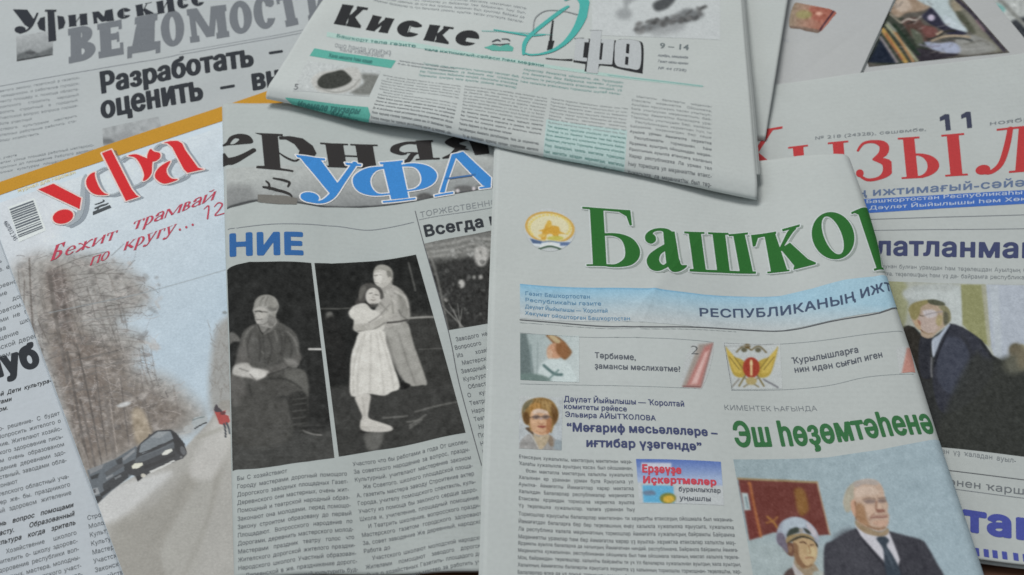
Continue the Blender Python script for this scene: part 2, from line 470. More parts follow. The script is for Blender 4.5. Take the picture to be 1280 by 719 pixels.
        w = 1.1; o += [R_(0, .1, w, .1 + b), R_(0, 0, .16, .2), R_(w - .16, 0, w, .2), R_(.22, 1 - b, w - .12, 1), R_(w - .2 - T, .1, w - .2, 1), ('p', [(.12, .15), (.12 + T * .85, .15), (.3 + T * .85, 1), (.34, 1)], 1)]
    elif ch == 'Т' or ch == 'т':
        w = .8 + T * .4; stem(w / 2 - T / 2, top=0); o += [R_(0, 1 - b, w, 1), R_(0, .72, .13, 1), R_(w - .13, .72, w, 1)]
    elif ch == 'п':
        x2 = s + T + g; stem(s); stem(x2); o.append(R_(s, 1 - max(b, t), x2 + T, 1)); w = x2 + T + s
    elif ch == 'г':
        stem(s); w = s + T + .34; o += [R_(s, 1 - b, w, 1), R_(w - .1, .66, w, 1)]
    elif ch == 'у':
        w = .8 + T * .4; diag(T * .3 + .3, .0, .04, 1, T * .9); o.append(('s', [(w - .12, .98, t * 1.3), (w * .5, -.05, t * 1.5), (w * .36, -.35, t * 1.6), (.1, -.4, t * 1.6)], 1))
        o += [R_(0, 1 - b, .3 + T, 1), R_(w - .3, 1 - b, w, 1), ('p', [tuple(q) for q in ell(.1, -.33, .12, .12)], 1)]
    elif ch == 'ж':
        w = 1.2; stem(w / 2 - T / 2); o += [('s', [(w / 2, .5, t), (.24, .9, t * 1.4), (.06, .95, t * 2)], 1), ('s', [(w / 2, .5, t), (w - .24, .9, t * 1.4), (w - .06, .95, t * 2)], 1), ('s', [(w / 2, .5, t), (.2, .1, T * .8), (.02, .03, t)], 1), ('s', [(w / 2, .5, t), (w - .2, .1, T * .8), (w - .02, .03, t)], 1)]
    elif ch == 'ф':
        rx = .3 + T * .45; x = rx; w = 2 * rx + T; bowl(x, .5, rx, .5, -1); bowl(x + T, .5, rx, .5, 1); stem(x, -.5, 1.25)
    else:
        w = .3
    return w, o

def affine_px(pg, bl, br, tl, w):
    q = pg.uv([bl, br, tl]); return q[0], (q[1] - q[0]) / w, (q[2] - q[0])
def boxed(pg, ch, bl, br, tl, **kw):
    """letter of the serif family in the box baseline-left, baseline-right, top-left (photograph points)"""
    w, prims = glyph(ch, **kw)
    o, ex, ey = affine_px(pg, bl, br, tl, w)
    k = math.sqrt(abs(ex[0] * ey[1] - ex[1] * ey[0])); out = []
    for kind, pts, sg in prims:
        P = np.array([[p[0], p[1]] for p in pts]); Q = o + P[:, :1] * ex + P[:, 1:2] * ey
        if kind == 's': Q = np.column_stack([Q, [p[2] * k for p in pts]])
        out.append((kind, Q, sg))
    return out
def word(pg, text, bl, br, tl, gap=.1, **kw):
    """serif word on a straight baseline"""
    ws = [glyph(c, **kw)[0] + gap if c != ' ' else .5 for c in text]; tot = sum(ws) - gap
    bl, br, tl = (np.array(p, float) for p in (bl, br, tl)); x = 0; out = []
    for c, w in zip(text, ws):
        if c != ' ':
            a = bl + (br - bl) * x / tot; e = bl + (br - bl) * (x + w - gap) / tot
            out.append(boxed(pg, c, a, e, a + (tl - bl), **kw))
        x += w
    return out
def traced(pg, prims, ox=0, oy=0, k=1.0):
    """letter outlines read off an enlargement: photograph point = offset + point / k"""
    out = []
    for pr in prims:
        kind, pts, sg = pr if len(pr) == 3 else (pr[0], pr[1], 1)
        P = np.array([[ox + p[0] / k, oy + p[1] / k] for p in pts]); Q = pg.uv(P)
        if kind == 's':
            e = pg.uv(np.vstack([P[:1], P[:1] + [1, 0], P[:1] + [0, 1]])); sc = math.sqrt(np.linalg.norm(e[1] - e[0]) * np.linalg.norm(e[2] - e[0]))
            Q = np.column_stack([Q, [p[2] / k * sc for p in pts]])
        out.append((kind, Q, sg))
    return out

def march(F, us, vs):
    nv, nu = F.shape; ins = F > 0
    cnt = ins[:-1, :-1].astype(int) + ins[1:, :-1] + ins[1:, 1:] + ins[:-1, 1:]
    vid = {}; V = []; faces = []
    def corner(r, c):
        k = (r, c)
        if k not in vid: vid[k] = len(V); V.append((us[c], vs[r]))
        return vid[k]
    def cut(r0, c0, r1, c1):
        k = (min(r0, r1), min(c0, c1), r0 != r1)
        if k not in vid:
            a, b_ = F[r0, c0], F[r1, c1]; t = a / (a - b_)
            vid[k] = len(V); V.append((us[c0] + (us[c1] - us[c0]) * t, vs[r0] + (vs[r1] - vs[r0]) * t))
        return vid[k]
    for r, c in zip(*np.nonzero(cnt)):
        cs = ((r, c), (r + 1, c), (r + 1, c + 1), (r, c + 1)); f = []
        for i in range(4):
            a, b_ = cs[i], cs[(i + 1) % 4]
            if ins[a]: f.append(corner(*a))
            if ins[a] != ins[b_]: f.append(cut(a[0], a[1], b_[0], b_[1]))
        if len(f) >= 3: faces.append(f)
    return np.array(V).reshape(-1, 2), faces

def title(pg, name, letters, m, parent, layer=1, grow=0.0, shift=(0, 0), step=0.32, label=None):
    """ink printed on the sheet from a list of letters (each a list of prims in sheet mm)"""
    allp = np.vstack([np.asarray(p[1])[:, :2] for L in letters for p in L if p[2] > 0])
    mg = 2.5 + grow
    us = np.arange(allp[:, 0].min() - mg, allp[:, 0].max() + mg, step); vs = np.arange(allp[:, 1].min() - mg, allp[:, 1].max() + mg, step)
    U, Vv = np.meshgrid(us, vs); F = np.full(U.shape, -9.0)
    for L in letters:
        P = np.vstack([np.asarray(p[1])[:, :2] for p in L if p[2] > 0])
        c0, c1 = np.searchsorted(us, [P[:, 0].min() - mg, P[:, 0].max() + mg]); r0, r1 = np.searchsorted(vs, [P[:, 1].min() - mg, P[:, 1].max() + mg])
        u, v = U[r0:r1, c0:c1], Vv[r0:r1, c0:c1]; f = np.full(u.shape, -9.0)
        for kind, pts, sg in L:
            if kind == 's': d = sd_stroke(u, v, catmull(pts, False, 4))
            elif kind == 'g': d = sd_segs(u, v, pts)
            else: d = sd_poly(u, v, catmull(pts[:, :2], True, 5) if kind == 'c' else pts[:, :2])
            f = np.maximum(f, d) if sg > 0 else np.minimum(f, -d)
        F[r0:r1, c0:c1] = np.maximum(F[r0:r1, c0:c1], f)
    V, faces = march(F + grow, us, vs)
    if not faces: return None
    Q = pg.lift(V[:, 0] + shift[0], V[:, 1] + shift[1], LAYER * layer)
    o = link_mesh(name, Q, faces, m, parent)
    if label: o['label'] = label
    return o
# ------------------------------------------------------------------ sans lettering (Blender's own font), set on the sheets
GL = {}
def outline(ch):
    """directed outline segments of a sans letter in em, and its advance"""
    if (ch, 'o') in GL: return GL[(ch, 'o')]
    def run(body):
        c = bpy.data.curves.new('letter', 'FONT'); c.body = body; c.resolution_u = 4
        ob = bpy.data.objects.new('letter', c); COL.objects.link(ob)
        cu = ob.to_curve(bpy.context.evaluated_depsgraph_get()); S = []
        for sp in cu.splines:
            bp = sp.bezier_points; P = []
            for i in range(len(bp)):
                p0, p1, p2_, p3_ = (np.array(q[:2]) for q in (bp[i].co, bp[i].handle_right, bp[(i + 1) % len(bp)].handle_left, bp[(i + 1) % len(bp)].co))
                flat = abs(np.cross(p1 - p0, p3_ - p0)) + abs(np.cross(p2_ - p0, p3_ - p0)) < 1e-5
                for t in ([0.0] if flat else [0, .25, .5, .75]):
                    P.append((1 - t) ** 3 * p0 + 3 * t * (1 - t) ** 2 * p1 + 3 * t * t * (1 - t) * p2_ + t ** 3 * p3_)
            P = np.array(P)
            if len(P) > 2: S.append(np.hstack([P, np.roll(P, -1, 0)]))
        ob.to_curve_clear(); bpy.data.objects.remove(ob); bpy.data.curves.remove(c)
        return np.vstack(S) if S else np.zeros((0, 4))
    S = run(ch); a, b_ = run('|' + ch + '|'), run('||')
    adv = (a[:, 0].max() - a[:, 0].min()) - (b_[:, 0].max() - b_[:, 0].min())
    GL[(ch, 'o')] = (S, adv); return GL[(ch, 'o')]
def sans_glyph(ch, bold=0.0, res=1):
    """small-print letter: light polygon mesh in em"""
    k = (ch, bold)
    if k in GL: return GL[k]
    S, adv = outline(ch)
    if not len(S): GL[k] = (np.zeros((0, 2)), [], adv); return GL[k]
    us = np.arange(S[:, 0].min() - .07, S[:, 0].max() + .1, .03); vs = np.arange(S[:, 1].min() - .07, S[:, 1].max() + .1, .03)
    U, Vv = np.meshgrid(us, vs); V, F = march(sd_segs(U, Vv, S) + bold, us, vs)
    bm = bmesh.new(); bv = [bm.verts.new((p[0], p[1], 0)) for p in V]
    for f in F:
        try: bm.faces.new([bv[i] for i in f])
        except ValueError: pass
    bmesh.ops.remove_doubles(bm, verts=bm.verts[:], dist=.004)
    bmesh.ops.dissolve_limit(bm, angle_limit=.05, use_dissolve_boundaries=False, verts=bm.verts[:], edges=bm.edges[:])
    bmesh.ops.triangulate(bm, faces=[f for f in bm.faces if len(f.verts) > 4])
    bm.verts.index_update()
    V = np.array([tuple(v.co)[:2] for v in bm.verts]).reshape(-1, 2)
    F = [[v.index for v in f.verts] for f in bm.faces]; bm.free()
    GL[k] = (V, F, adv + bold * 1.2); return GL[k]
CAPH = float(outline('Н')[0][:, 1].max())

def line(pg, name, lines, m, parent, layer=1, cut=0.0, label=None):
    """lines = [(text, baseline points, tl, bold)] in photograph points: one printed piece; cap height from the first baseline point to tl"""
    letters = []; hs = []
    for L in lines:
        text, base, tl, bold = L[:4]
        adv = [(.28 if c == ' ' else outline(c)[1] + bold * 1.1) for c in text]; w = sum(adv)
        B = pg.uv(list(base) + [tl]); up_ = (B[-1] - B[0]) / CAPH; B = B[:-1]; hs.append(np.linalg.norm(up_))
        acc = np.concatenate([[0], np.cumsum(np.linalg.norm(np.diff(B, axis=0), axis=1))]); x = 0.0
        def put(P):
            s_ = np.clip(P[:, 0] / w, 0, None) * acc[-1]
            return np.stack([np.interp(s_, acc, B[:, 0]), np.interp(s_, acc, B[:, 1])], 1) + P[:, 1:2] * up_
        for c, a_ in zip(text, adv):
            if c != ' ':
                S = outline(c)[0]
                if len(S):
                    o_ = [x + bold * .55, 0]
                    letters.append([('g', np.hstack([put(S[:, :2] + o_), put(S[:, 2:] + o_)]), 1)])
            x += a_
    bold = max(L[3] for L in lines); h = float(np.mean(hs))
    return title(pg, name, letters, m, parent, layer, grow=bold * h, step=min(.32, max(.13, h * .045)), label=label)

RU = ('на по что как это для его она они был или года город улица время люди работа жизнь дети школа театр история вопрос сегодня жители район проект '
      'новый первый после перед также когда который которая будет может очень было слова книга письмо мастер народ республики области правительства '
      'совет решение культура праздник память война победа артист зритель сцена роль спектакль актер музыка песня голос сердце день ночь утро дорога').split()
BA = ('һәм менән өсөн был ул булған кеше йәш бала ата әсә ауыл ҡала мәктәп уҡыу эш хеҙмәт тормош донъя халыҡ ил тел йыр моң дан ер һыу урман тау '
      'яңы беренсе һуң алда шулай уҡ ҡасан ниндәй буласаҡ була бик һүҙ китап хат оҫта республика өлкә хөкүмәт ҡарар мәҙәниәт байрам хәтер еңеү').split()
def more(stems, ends, keep):
    return keep + [a + b for a in stems.split() for b in ends.split()]
RU = more('город работ дорог народ совет вопрос участ област культур закон помощ праздник жител строит школ театр завод хозяйств деревн учител молод образован здоров площад газет мастер', 'а у ом ный ского ных ами ской ого ение ить ают', RU + 'и в с к а о не за из от до же бы'.split() * 5)
BA = more('ҡала ауыл хеҙмәт мәктәп халыҡ балалар йәмәғәт тормош уҡытыу етәксе республика мәҙәниәт байрам төҙөлөш урам яҙыусы ойошма ярҙам хужалыҡ', 'ла ның ға дан лы ҙың ҡа нан һы лар', BA + 'ла һәм ул да был ти бер үҙ'.split() * 5)
def column(pg, name, quad, rows, m, parent, words=RU, fill=.52, bold=0.0, indent=.12, short=.15, seed=1, layer=1, slant=0.0, wscale=.73):
    """justified small print between four corners (photograph points tl, tr, br, bl)"""
    bold = round(bold, 3)
    r = random.Random(seed); q = pg.uv(quad); VV, FF, n = [], [], 0
    for i in range(rows):
        t = (i + .8) / rows
        a = q[0] + (q[3] - q[0]) * t; b_ = q[1] + (q[2] - q[1]) * t
        upv = (q[0] - q[3]) / rows; h = np.linalg.norm(upv) * fill; upv = upv / np.linalg.norm(upv)
        W = np.linalg.norm(b_ - a); ex = (b_ - a) / W; sc = h / CAPH
        x0 = 0.0; xend = W
        if r.random() < indent: x0 = W * .06
        if r.random() < short: xend = W * r.uniform(.35, .8)
        ws = []; tot = 0.0
        while True:
            wd = r.choice(words)
            if not ws or r.random() < .06: wd = wd.capitalize()
            if r.random() < .12: wd += r.choice(',.,.-')
            lw = sum(sans_glyph(c, bold, 1)[2] for c in wd) * sc * wscale
            room = xend - x0 - tot - len(ws) * .26 * sc
            if ws and lw > room:
                while len(wd) > 2 and lw > room:          # break the word at the line end
                    wd = wd[:-1]; lw = sum(sans_glyph(c, bold, 1)[2] for c in wd + '-') * sc * wscale
                if len(wd) > 2 and xend == W: ws.append((wd + '-', lw)); tot += lw
                break
            ws.append((wd, lw)); tot += lw
            if tot > xend - x0: break
        gap = max((xend - x0 - tot) / max(len(ws) - 1, 1), .1 * sc)
        if xend < W: gap = min(gap, .34 * sc)
        x = x0
        for wd, lw in ws:
            for c in wd:
                v, f, ad = sans_glyph(c, bold, 1)
                if len(v):
                    P = a + (x + v[:, :1] * sc * wscale + v[:, 1:2] * sc * slant) * ex + v[:, 1:2] * sc * upv
                    VV.append(P); FF += [[k + n for k in g] for g in f]; n += len(v)
                x += ad * sc * wscale
            x += gap
    V = np.vstack(VV)
    return link_mesh(name, pg.lift(V[:, 0], V[:, 1], LAYER * layer), FF, m, parent)

def panel(pg, name, poly, m, parent, layer=1, kind='p', ox=0, oy=0, k=1.0, step=.45):
    return title(pg, name, [traced(pg, [(kind, poly, 1)], ox, oy, k)], m, parent, layer, step=step)
def rule(pg, name, pts, w, m, parent, layer=1):
    """printed rule(s): pts = list of polylines"""
    if not isinstance(pts[0][0], (tuple, list)): pts = [pts]
    return title(pg, name, [traced(pg, [('s', [(x, y, w) for x, y in P], 1)]) for P in pts], m, parent, layer, step=.28)

# ------------------------------------------------------------------ printed pictures
class Picture:
    """a halftone picture on the sheet: fine patch between a top and a bottom line; shapes are given in photograph points"""
    def __init__(s, pg, top, bottom, step=.42, layer=1):
        s.pg = pg; s.layer = layer
        top, bottom = np.array(top, float), np.array(bottom, float)
        tu, bu = pg.uv(top), pg.uv(bottom)
        def res(P, Q, t):
            d = np.concatenate([[0], np.cumsum(np.linalg.norm(np.diff(P, axis=0), axis=1))]); d = d / d[-1]
            return np.stack([np.interp(t, d, Q[:, 0]), np.interp(t, d, Q[:, 1])], 1)
        wmm = np.linalg.norm(tu[-1] - tu[0]); hmm = np.linalg.norm(bu[0] - tu[0])
        s.nu = max(8, int(wmm / step)); s.nv = max(6, int(hmm / step))
        t = np.linspace(0, 1, s.nu); y = np.linspace(0, 1, s.nv)[:, None, None]
        s.uvg = res(tu, tu, t)[None] * (1 - y) + res(bu, bu, t)[None] * y
        # picture-plane coordinates of each grid point: a plain homography of the four corners bent by the edge lines
        Hc = homography([tuple(tu[0]), tuple(tu[-1]), tuple(bu[-1]), tuple(bu[0])], [tuple(top[0]), tuple(top[-1]), tuple(bottom[-1]), tuple(bottom[0])])
        hx = lambda Q: np.stack(apply_h(Hc, Q[..., 0], Q[..., 1]), -1)
        V = y[:, 0, 0][:, None]; XY = hx(s.uvg)
        def resid(P, Q):
            e = P - hx(Q)                     # what the waves of the sheet add at the given edge points
            d = np.concatenate([[0], np.cumsum(np.linalg.norm(np.diff(Q, axis=0), axis=1))]); d = d / d[-1]
            d0 = np.concatenate([[0], np.cumsum(np.linalg.norm(np.diff(P, axis=0), axis=1))]); d0 = d0 / d0[-1]
            return np.stack([np.interp(t, d0, e[:, 0]), np.interp(t, d0, e[:, 1])], 1)
        et, eb = resid(top, tu), resid(bottom, bu)
        s.X = XY[..., 0] + et[None, :, 0] * (1 - V) + eb[None, :, 0] * V; s.Y = XY[..., 1] + et[None, :, 1] * (1 - V) + eb[None, :, 1] * V
        s.C = np.zeros(s.X.shape + (3,)); s.r = np.random.default_rng(5)
    def fill(s, c): s.C[:] = c; return s
    def grad(s, p0, c0, p1, c1):
        dx, dy = p1[0] - p0[0], p1[1] - p0[1]
        t = np.clip(((s.X - p0[0]) * dx + (s.Y - p0[1]) * dy) / (dx * dx + dy * dy), 0, 1)[..., None]
        s.C = np.array(c0) * (1 - t) + np.array(c1) * t; return s
    def _mix(s, box, fn, c, soft, alpha):
        soft = (soft if soft < 1 else 1 + (soft - 1) * .8) * 1.1 + .15; x0, y0, x1, y1 = box; m = soft * 2 + 2
        sel = (s.X > x0 - m) & (s.X < x1 + m) & (s.Y > y0 - m) & (s.Y < y1 + m)
        rr = np.nonzero(sel.any(1))[0]; cc = np.nonzero(sel.any(0))[0]
        if not len(rr) or not len(cc): return s
        sl = (slice(rr[0], rr[-1] + 1), slice(cc[0], cc[-1] + 1))
        d = fn(s.X[sl], s.Y[sl]); a = (sstep(-soft, soft, d) * alpha)[..., None]
        cv = np.array(c, float)
        s.C[sl] = s.C[sl] * (1 - a) + cv * a
        return s
    def poly(s, pts, c, soft=.8, alpha=1.0, smooth=True, o=(0, 0), k=1.0):
        P = np.array(pts, float) / k + np.array(o)
        if smooth: P = catmull(P, True, 4)
        return s._mix((P[:, 0].min(), P[:, 1].min(), P[:, 0].max(), P[:, 1].max()), lambda X, Y: sd_poly(X, Y, P), c, soft, alpha)
    def ell(s, cx, cy, rx, ry, c, soft=.8, rot=0, alpha=1.0, o=(0, 0), k=1.0):
        P = ell(cx, cy, rx, ry, rot, 28) / k + np.array(o)
        return s._mix((P[:, 0].min(), P[:, 1].min(), P[:, 0].max(), P[:, 1].max()), lambda X, Y: sd_poly(X, Y, P), c, soft, alpha)
    def line(s, pts, w, c, soft=.6, alpha=1.0, o=(0, 0), k=1.0, smooth=True):
        P = np.array(pts, float) / k + np.array(o)
        if smooth and len(P) > 2: P = catmull(P, False, 4)
        Q = np.column_stack([P, np.full(len(P), w)])
        return s._mix((P[:, 0].min() - w, P[:, 1].min() - w, P[:, 0].max() + w, P[:, 1].max() + w), lambda X, Y: sd_stroke(X, Y, Q), c, soft, alpha)
    def noise(s, amp, cell, seed=0, tint=(1, 1, 1), where=None):
        r = np.random.default_rng(seed)
        amp = amp * (.45 if cell < 3.4 else .8)
        gx = (s.X - s.X.min()) / cell; gy = (s.Y - s.Y.min()) / cell
        G = r.normal(size=(int(gy.max()) + 3, int(gx.max()) + 3))
        ix, iy = gx.astype(int), gy.astype(int); fx, fy = gx - ix, gy - iy
        fx = fx * fx * (3 - 2 * fx); fy = fy * fy * (3 - 2 * fy)
        n = (G[iy, ix] * (1 - fx) + G[iy, ix + 1] * fx) * (1 - fy) + (G[iy + 1, ix] * (1 - fx) + G[iy + 1, ix + 1] * fx) * fy
        w = n if where is None else n * where
        s.C = s.C + (w * amp)[..., None] * np.array(tint); return s
    def mask(s, pts, soft=8, o=(0, 0), k=1.0):
        P = catmull(np.array(pts, float) / k + np.array(o), True, 4)
        return sstep(-soft, soft, sd_poly(s.X, s.Y, P))
    def put(s, name, parent, m=None, label=None, keep=None, blur=.27, grain=2.4, sat=.84):
        u, v = s.uvg[..., 0], s.uvg[..., 1]
        Q = s.pg.lift(u, v, LAYER * s.layer).reshape(-1, 3)
        F = grid_faces(s.nv, s.nu)
        if keep is not None:
            kp = keep.reshape(-1); F = F[kp[F].all(1)]
        o = link_mesh(name, Q, F, m or PHOTO, parent, True)
        # the halftone screen softens the picture, then leaves its own grain
        sg = blur / (np.linalg.norm(s.uvg[0, 1] - s.uvg[0, 0]) + 1e-9); n = int(3 * sg) + 1
        kx = np.exp(-.5 * (np.arange(-n, n + 1) / max(sg, .05)) ** 2); kx /= kx.sum()
        Cb = np.pad(s.C, ((n, n), (n, n), (0, 0)), mode='edge')
        Cb = sum(kx[i] * Cb[i:i + s.nv] for i in range(2 * n + 1)); Cb = sum(kx[i] * Cb[:, i:i + s.nu] for i in range(2 * n + 1))
        lum = Cb.mean(-1, keepdims=True); Cb = lum + (Cb - lum) * sat      # newsprint inks are a little dull
        gr = s.r.normal(size=Cb.shape[:2]); gr = (gr + np.roll(gr, 1, 0) + np.roll(gr, 1, 1) + np.roll(gr, (1, 1), (0, 1))) * .5
        Cb = Cb + (gr * grain)[..., None]
        C = np.clip(lin(np.clip(Cb, 0, 255)) * INK_K, 0, .92).reshape(-1, 3)
        at = o.data.color_attributes.new('print', 'FLOAT_COLOR', 'POINT')
        at.data.foreach_set('color', np.column_stack([C, np.ones(len(C))]).astype(np.float32).ravel())
        if label: o['label'] = label
        return o
# ------------------------------------------------------------------ the table
def build_table():
    n = 2
    verts = [(-1400, -900, 0), (1400, -900, 0), (1400, 1800, 0), (-1400, 1800, 0)]
    m = bpy.data.materials.new('brown_wood'); m.use_nodes = True
    nt = m.node_tree; bs = nt.nodes['Principled BSDF']; bs.inputs['Roughness'].default_value = .4
    tc = nt.nodes.new('ShaderNodeTexCoord'); mp = nt.nodes.new('ShaderNodeMapping'); mp.inputs['Scale'].default_value = (4, 60, 1)
    nz = nt.nodes.new('ShaderNodeTexNoise'); nz.inputs['Scale'].default_value = 3; nz.inputs['Detail'].default_value = 6
    cr = nt.nodes.new('ShaderNodeValToRGB')
    cr.color_ramp.elements[0].color = (.05, .022, .012, 1); cr.color_ramp.elements[1].color = (.22, .10, .055, 1)
    cr.color_ramp.elements[0].position = .3; cr.color_ramp.elements[1].position = .72
    nt.links.new(tc.outputs['Object'], mp.inputs['Vector']); nt.links.new(mp.outputs['Vector'], nz.inputs['Vector'])
    nt.links.new(nz.outputs['Fac'], cr.inputs['Fac']); nt.links.new(cr.outputs['Color'], bs.inputs['Base Color'])
    o = link_mesh('table_top', [(x, y, z) for x, y, z in verts] + [(x, y, -25) for x, y, z in verts],
                  [[0, 1, 2, 3], [7, 6, 5, 4], [0, 4, 5, 1], [1, 5, 6, 2], [2, 6, 7, 3], [3, 7, 4, 0]], m)
    o['kind'] = 'structure'
    return o
build_table()

BLACK = ink('black', 44, 45, 47); TEXT = ink('text_grey', 96, 100, 104); TEXTL = ink('text_light', 120, 125, 129)
GROUP = 'newspapers spread overlapping on the table'

# ================================================================== A: grey masthead weekly, top left
def paper_a():
    pg = Page([(-60, -70), (440, -150), (470, 190), (-40, 268)], [1.8, 1.8, 1.8, 1.8], seed=1, wave=.45)
    t = paper_thing('newspaper', 'newspaper with grey slab masthead ВЕДОМОСТИ, lying behind the orange band of the magazine', 'newspaper', pg, GROUP)
    sheet(pg, 'front_page', NEWSB, t, 1.4)
    T1 = dict(T=.66, t=.05, s=.03, b=.05)
    grey = ink('masthead_grey', 104, 108, 113); dk = ink('masthead_dark', 46, 49, 55)
    k = 5.333
    L = [traced(pg, [('p', [(85, 64), (182, 66), (228, 132), (205, 192), (165, 168)], 1), ('s', [(250, 90, 10), (215, 165, 14), (180, 205, 12), (135, 222, 12)], 1), ('c', [tuple(q) for q in ell(135, 200, 38, 24)], 1)], 0, 0, k),
         traced(pg, [('p', [(316, 74), (362, 74), (376, 272), (324, 282)], 1), ('p', [(300, 112), (268, 122), (248, 158), (262, 196), (303, 212)], 1), ('p', [(382, 106), (424, 112), (437, 150), (424, 188), (390, 200)], 1), ('p', [(300, 66), (376, 66), (376, 80), (300, 80)], 1)], 0, 0, k)]
    for ch, bl, br, tl in (('и', (86, 34), (110, 31), (85, 19.5)), ('м', (117, 30), (143, 26), (115, 15.5)), ('с', (147, 25), (164, 22), (146, 12)), ('к', (171, 21), (192, 17), (169, 7)),
                           ('и', (197, 18), (219, 14), (195, 2.5)), ('с', (222, 12), (237, 9), (221, -3)), ('е', (240, 9), (257, 6), (238, -7))):
        L.append(boxed(pg, ch, bl, br, tl, **T1))
    title(pg, 'masthead_line', L, dk, t, 2, label='black fat-face line Уфимские')
    L = [boxed(pg, ch, bl, br, tl, T=.4, t=.18, s=.08, b=.19) for ch, bl, br, tl in (
        ('В', (86, 80), (120, 73), (85, 36.5)), ('Е', (123.5, 73.5), (155, 68), (121.5, 30.5)), ('Д', (159, 73.5), (200.5, 66), (160.5, 24)), ('О', (203, 61), (232, 54), (199.5, 18)),
        ('М', (238, 54), (287, 46), (233, 12)), ('О', (289, 45), (317, 38), (284.5, 5)), ('С', (320, 39), (347, 32), (314, -2)), ('Т', (352, 35.5), (379, 29.5), (344, -6)), ('И', (386, 28), (418, 20), (380, -14)))]
    title(pg, 'masthead_title', L, grey, t, 1, label='large grey slab lettering ВЕДОМОСТИ')
    p = Picture(pg, [(20, 46), (66, 38)], [(21, 77), (66, 69)]); p.grad((40, 42), (152, 156, 158), (44, 76), (120, 124, 126))
    p.poly([(20, 70), (30, 65), (38, 62), (48, 66), (58, 62), (68, 60), (68, 80), (20, 80)], (92, 96, 98), 2).ell(38, 66, 6, 2, (70, 72, 75), 1).line([(21, 76), (66, 69)], 2.5, (62, 64, 66)).noise(10, 3, 2)
    p.put('picture', t)
    rl = ink('rule_grey', 116, 120, 126)
    rule(pg, 'rule_line', [[(-5, 109), (98, 90.5), (160, 80), (240, 66), (330, 50), (380, 41)]], .9, rl, t)
    rule(pg, 'rule_line', [[(225, 65), (330, 47), (382, 37)]], .7, rl, t)
    line(pg, 'headline', [('Разработать', [(125.5, 117), (318, 82)], (123, 91), .038), ('–', [(338, 71), (352, 69)], (337.5, 58), .03), ('оценить', [(126.5, 148.5), (255, 124)], (124, 122), .038),
                          ('–', [(277, 115), (292, 112.5)], (276.5, 101), .03), ('вн', [(315, 113), (352, 106)], (312, 87), .038)], ink('headline_dark', 48, 51, 56), t, label='bold two-line headline Разработать оценить')
    column(pg, 'text_column', [(-8, 112), (100, 93), (95, 160), (-8, 180)], 10, TEXTL, t, seed=3, fill=.46)
    column(pg, 'text_column', [(-8, 196), (116, 172), (120, 196), (-8, 220)], 4, TEXTL, t, seed=4, fill=.46)
    p = Picture(pg, [(128, 161), (198, 146)], [(130, 196), (206, 178)]); p.fill((150, 154, 156)).noise(8, 5, 3).ell(134, 177, 10, 4, (105, 108, 110), 3).ell(160, 172, 20, 6, (138, 141, 143), 4)
    p.put('picture', t)
paper_a()

# ================================================================== B: grey text page, bottom left corner
def paper_b():
    pg = Page([(-70, 312), (300, 212), (420, 668), (-20, 790)], [3.4, 3.4, 3.2, 3.2], seed=2, wave=.45)
    t = paper_thing('newspaper', 'newspaper page of dense text at the lower left corner, half under the magazine cover', 'newspaper', pg, GROUP)
    sheet(pg, 'front_page', NEWSC, t, 1.3)
    column(pg, 'text_column', [(-40, 332), (30, 311), (58, 432), (-20, 458)], 12, TEXT, t, seed=5, bold=.004)
    line(pg, 'headline', [('Клуб', [(-43, 482), (51.5, 456)], (-50, 455), .05, 5)], ink('headline_dark', 48, 51, 56), t, cut=3)
    column(pg, 'standfirst', [(-34, 497), (62, 471), (70, 497), (-28, 524)], 3, BLACK, t, seed=6, bold=.02, fill=.55, slant=.25, short=.6)
    column(pg, 'text_column', [(-30, 538), (74, 511), (90, 620), (-16, 648)], 11, TEXT, t, seed=7, bold=.006)
    column(pg, 'text_column', [(-13, 652), (91, 625), (95, 658), (-9, 686)], 3, BLACK, t, seed=8, bold=.02, slant=.2)
    column(pg, 'text_column', [(-9, 688), (95, 660), (104, 722), (-2, 752)], 6, TEXT, t, seed=9, bold=.006)
    column(pg, 'text_column', [(108, 642), (220, 612), (236, 720), (124, 752)], 10, TEXT, t, seed=10, bold=.006)
paper_b()

# ================================================================== H, I: papers at the top right
def paper_h():
    pg = Page([(880, -55), (1141, -52), (1079, 84), (860, 118)], [3.2, 3.2, 3.2, 3.2], seed=3, wave=.3)
    t = paper_thing('newspaper', 'blank white newspaper page with a small red and ochre picture near the top edge', 'newspaper', pg, GROUP)
    sheet(pg, 'front_page', WHITE, t, 1.2, v=(0, pg.H + 14))
    sheet(pg, 'inner_page', NEWS, t, .4, u=(0, pg.W + 1.6), v=(0, pg.H + 14), down=1.3)
    k, o = 4.0, (960, 0)
    p = Picture(pg, [(988, 2), (1050, 14)], [(982, 35), (1024, 42)], .5); p.fill((168, 168, 166))
    kp = p.mask([(993, 4), (1012, 6), (1044, 14), (1040, 24), (1022, 42), (1000, 37), (986, 33)], .1) > .5
    p.grad((990, 10), (150, 132, 112), (1040, 20), (168, 96, 80))
    p.poly([(215, 35), (330, 55), (290, 110), (220, 95)], (160, 92, 76), 2, o=o, k=k).ell(180, 75, 40, 22, (150, 140, 92), 2.5, o=o, k=k).line([(330, 55), (250, 165)], 2.2, (70, 40, 52), o=o, k=k)
    p.poly([(110, 130), (250, 150), (240, 170), (108, 140)], (120, 100, 88), 1.2, o=o, k=k).ell(255, 70, 18, 9, (205, 150, 130), 1.5, o=o, k=k).noise(14, 3, 4)
    p.put('picture', t, label='small red and ochre picture', keep=kp)
    line(pg, 'small_print', [('лар', [(977, 51), (986, 53)], (978, 47), .0)], ink('faint', 158, 162, 166), t)
paper_h()

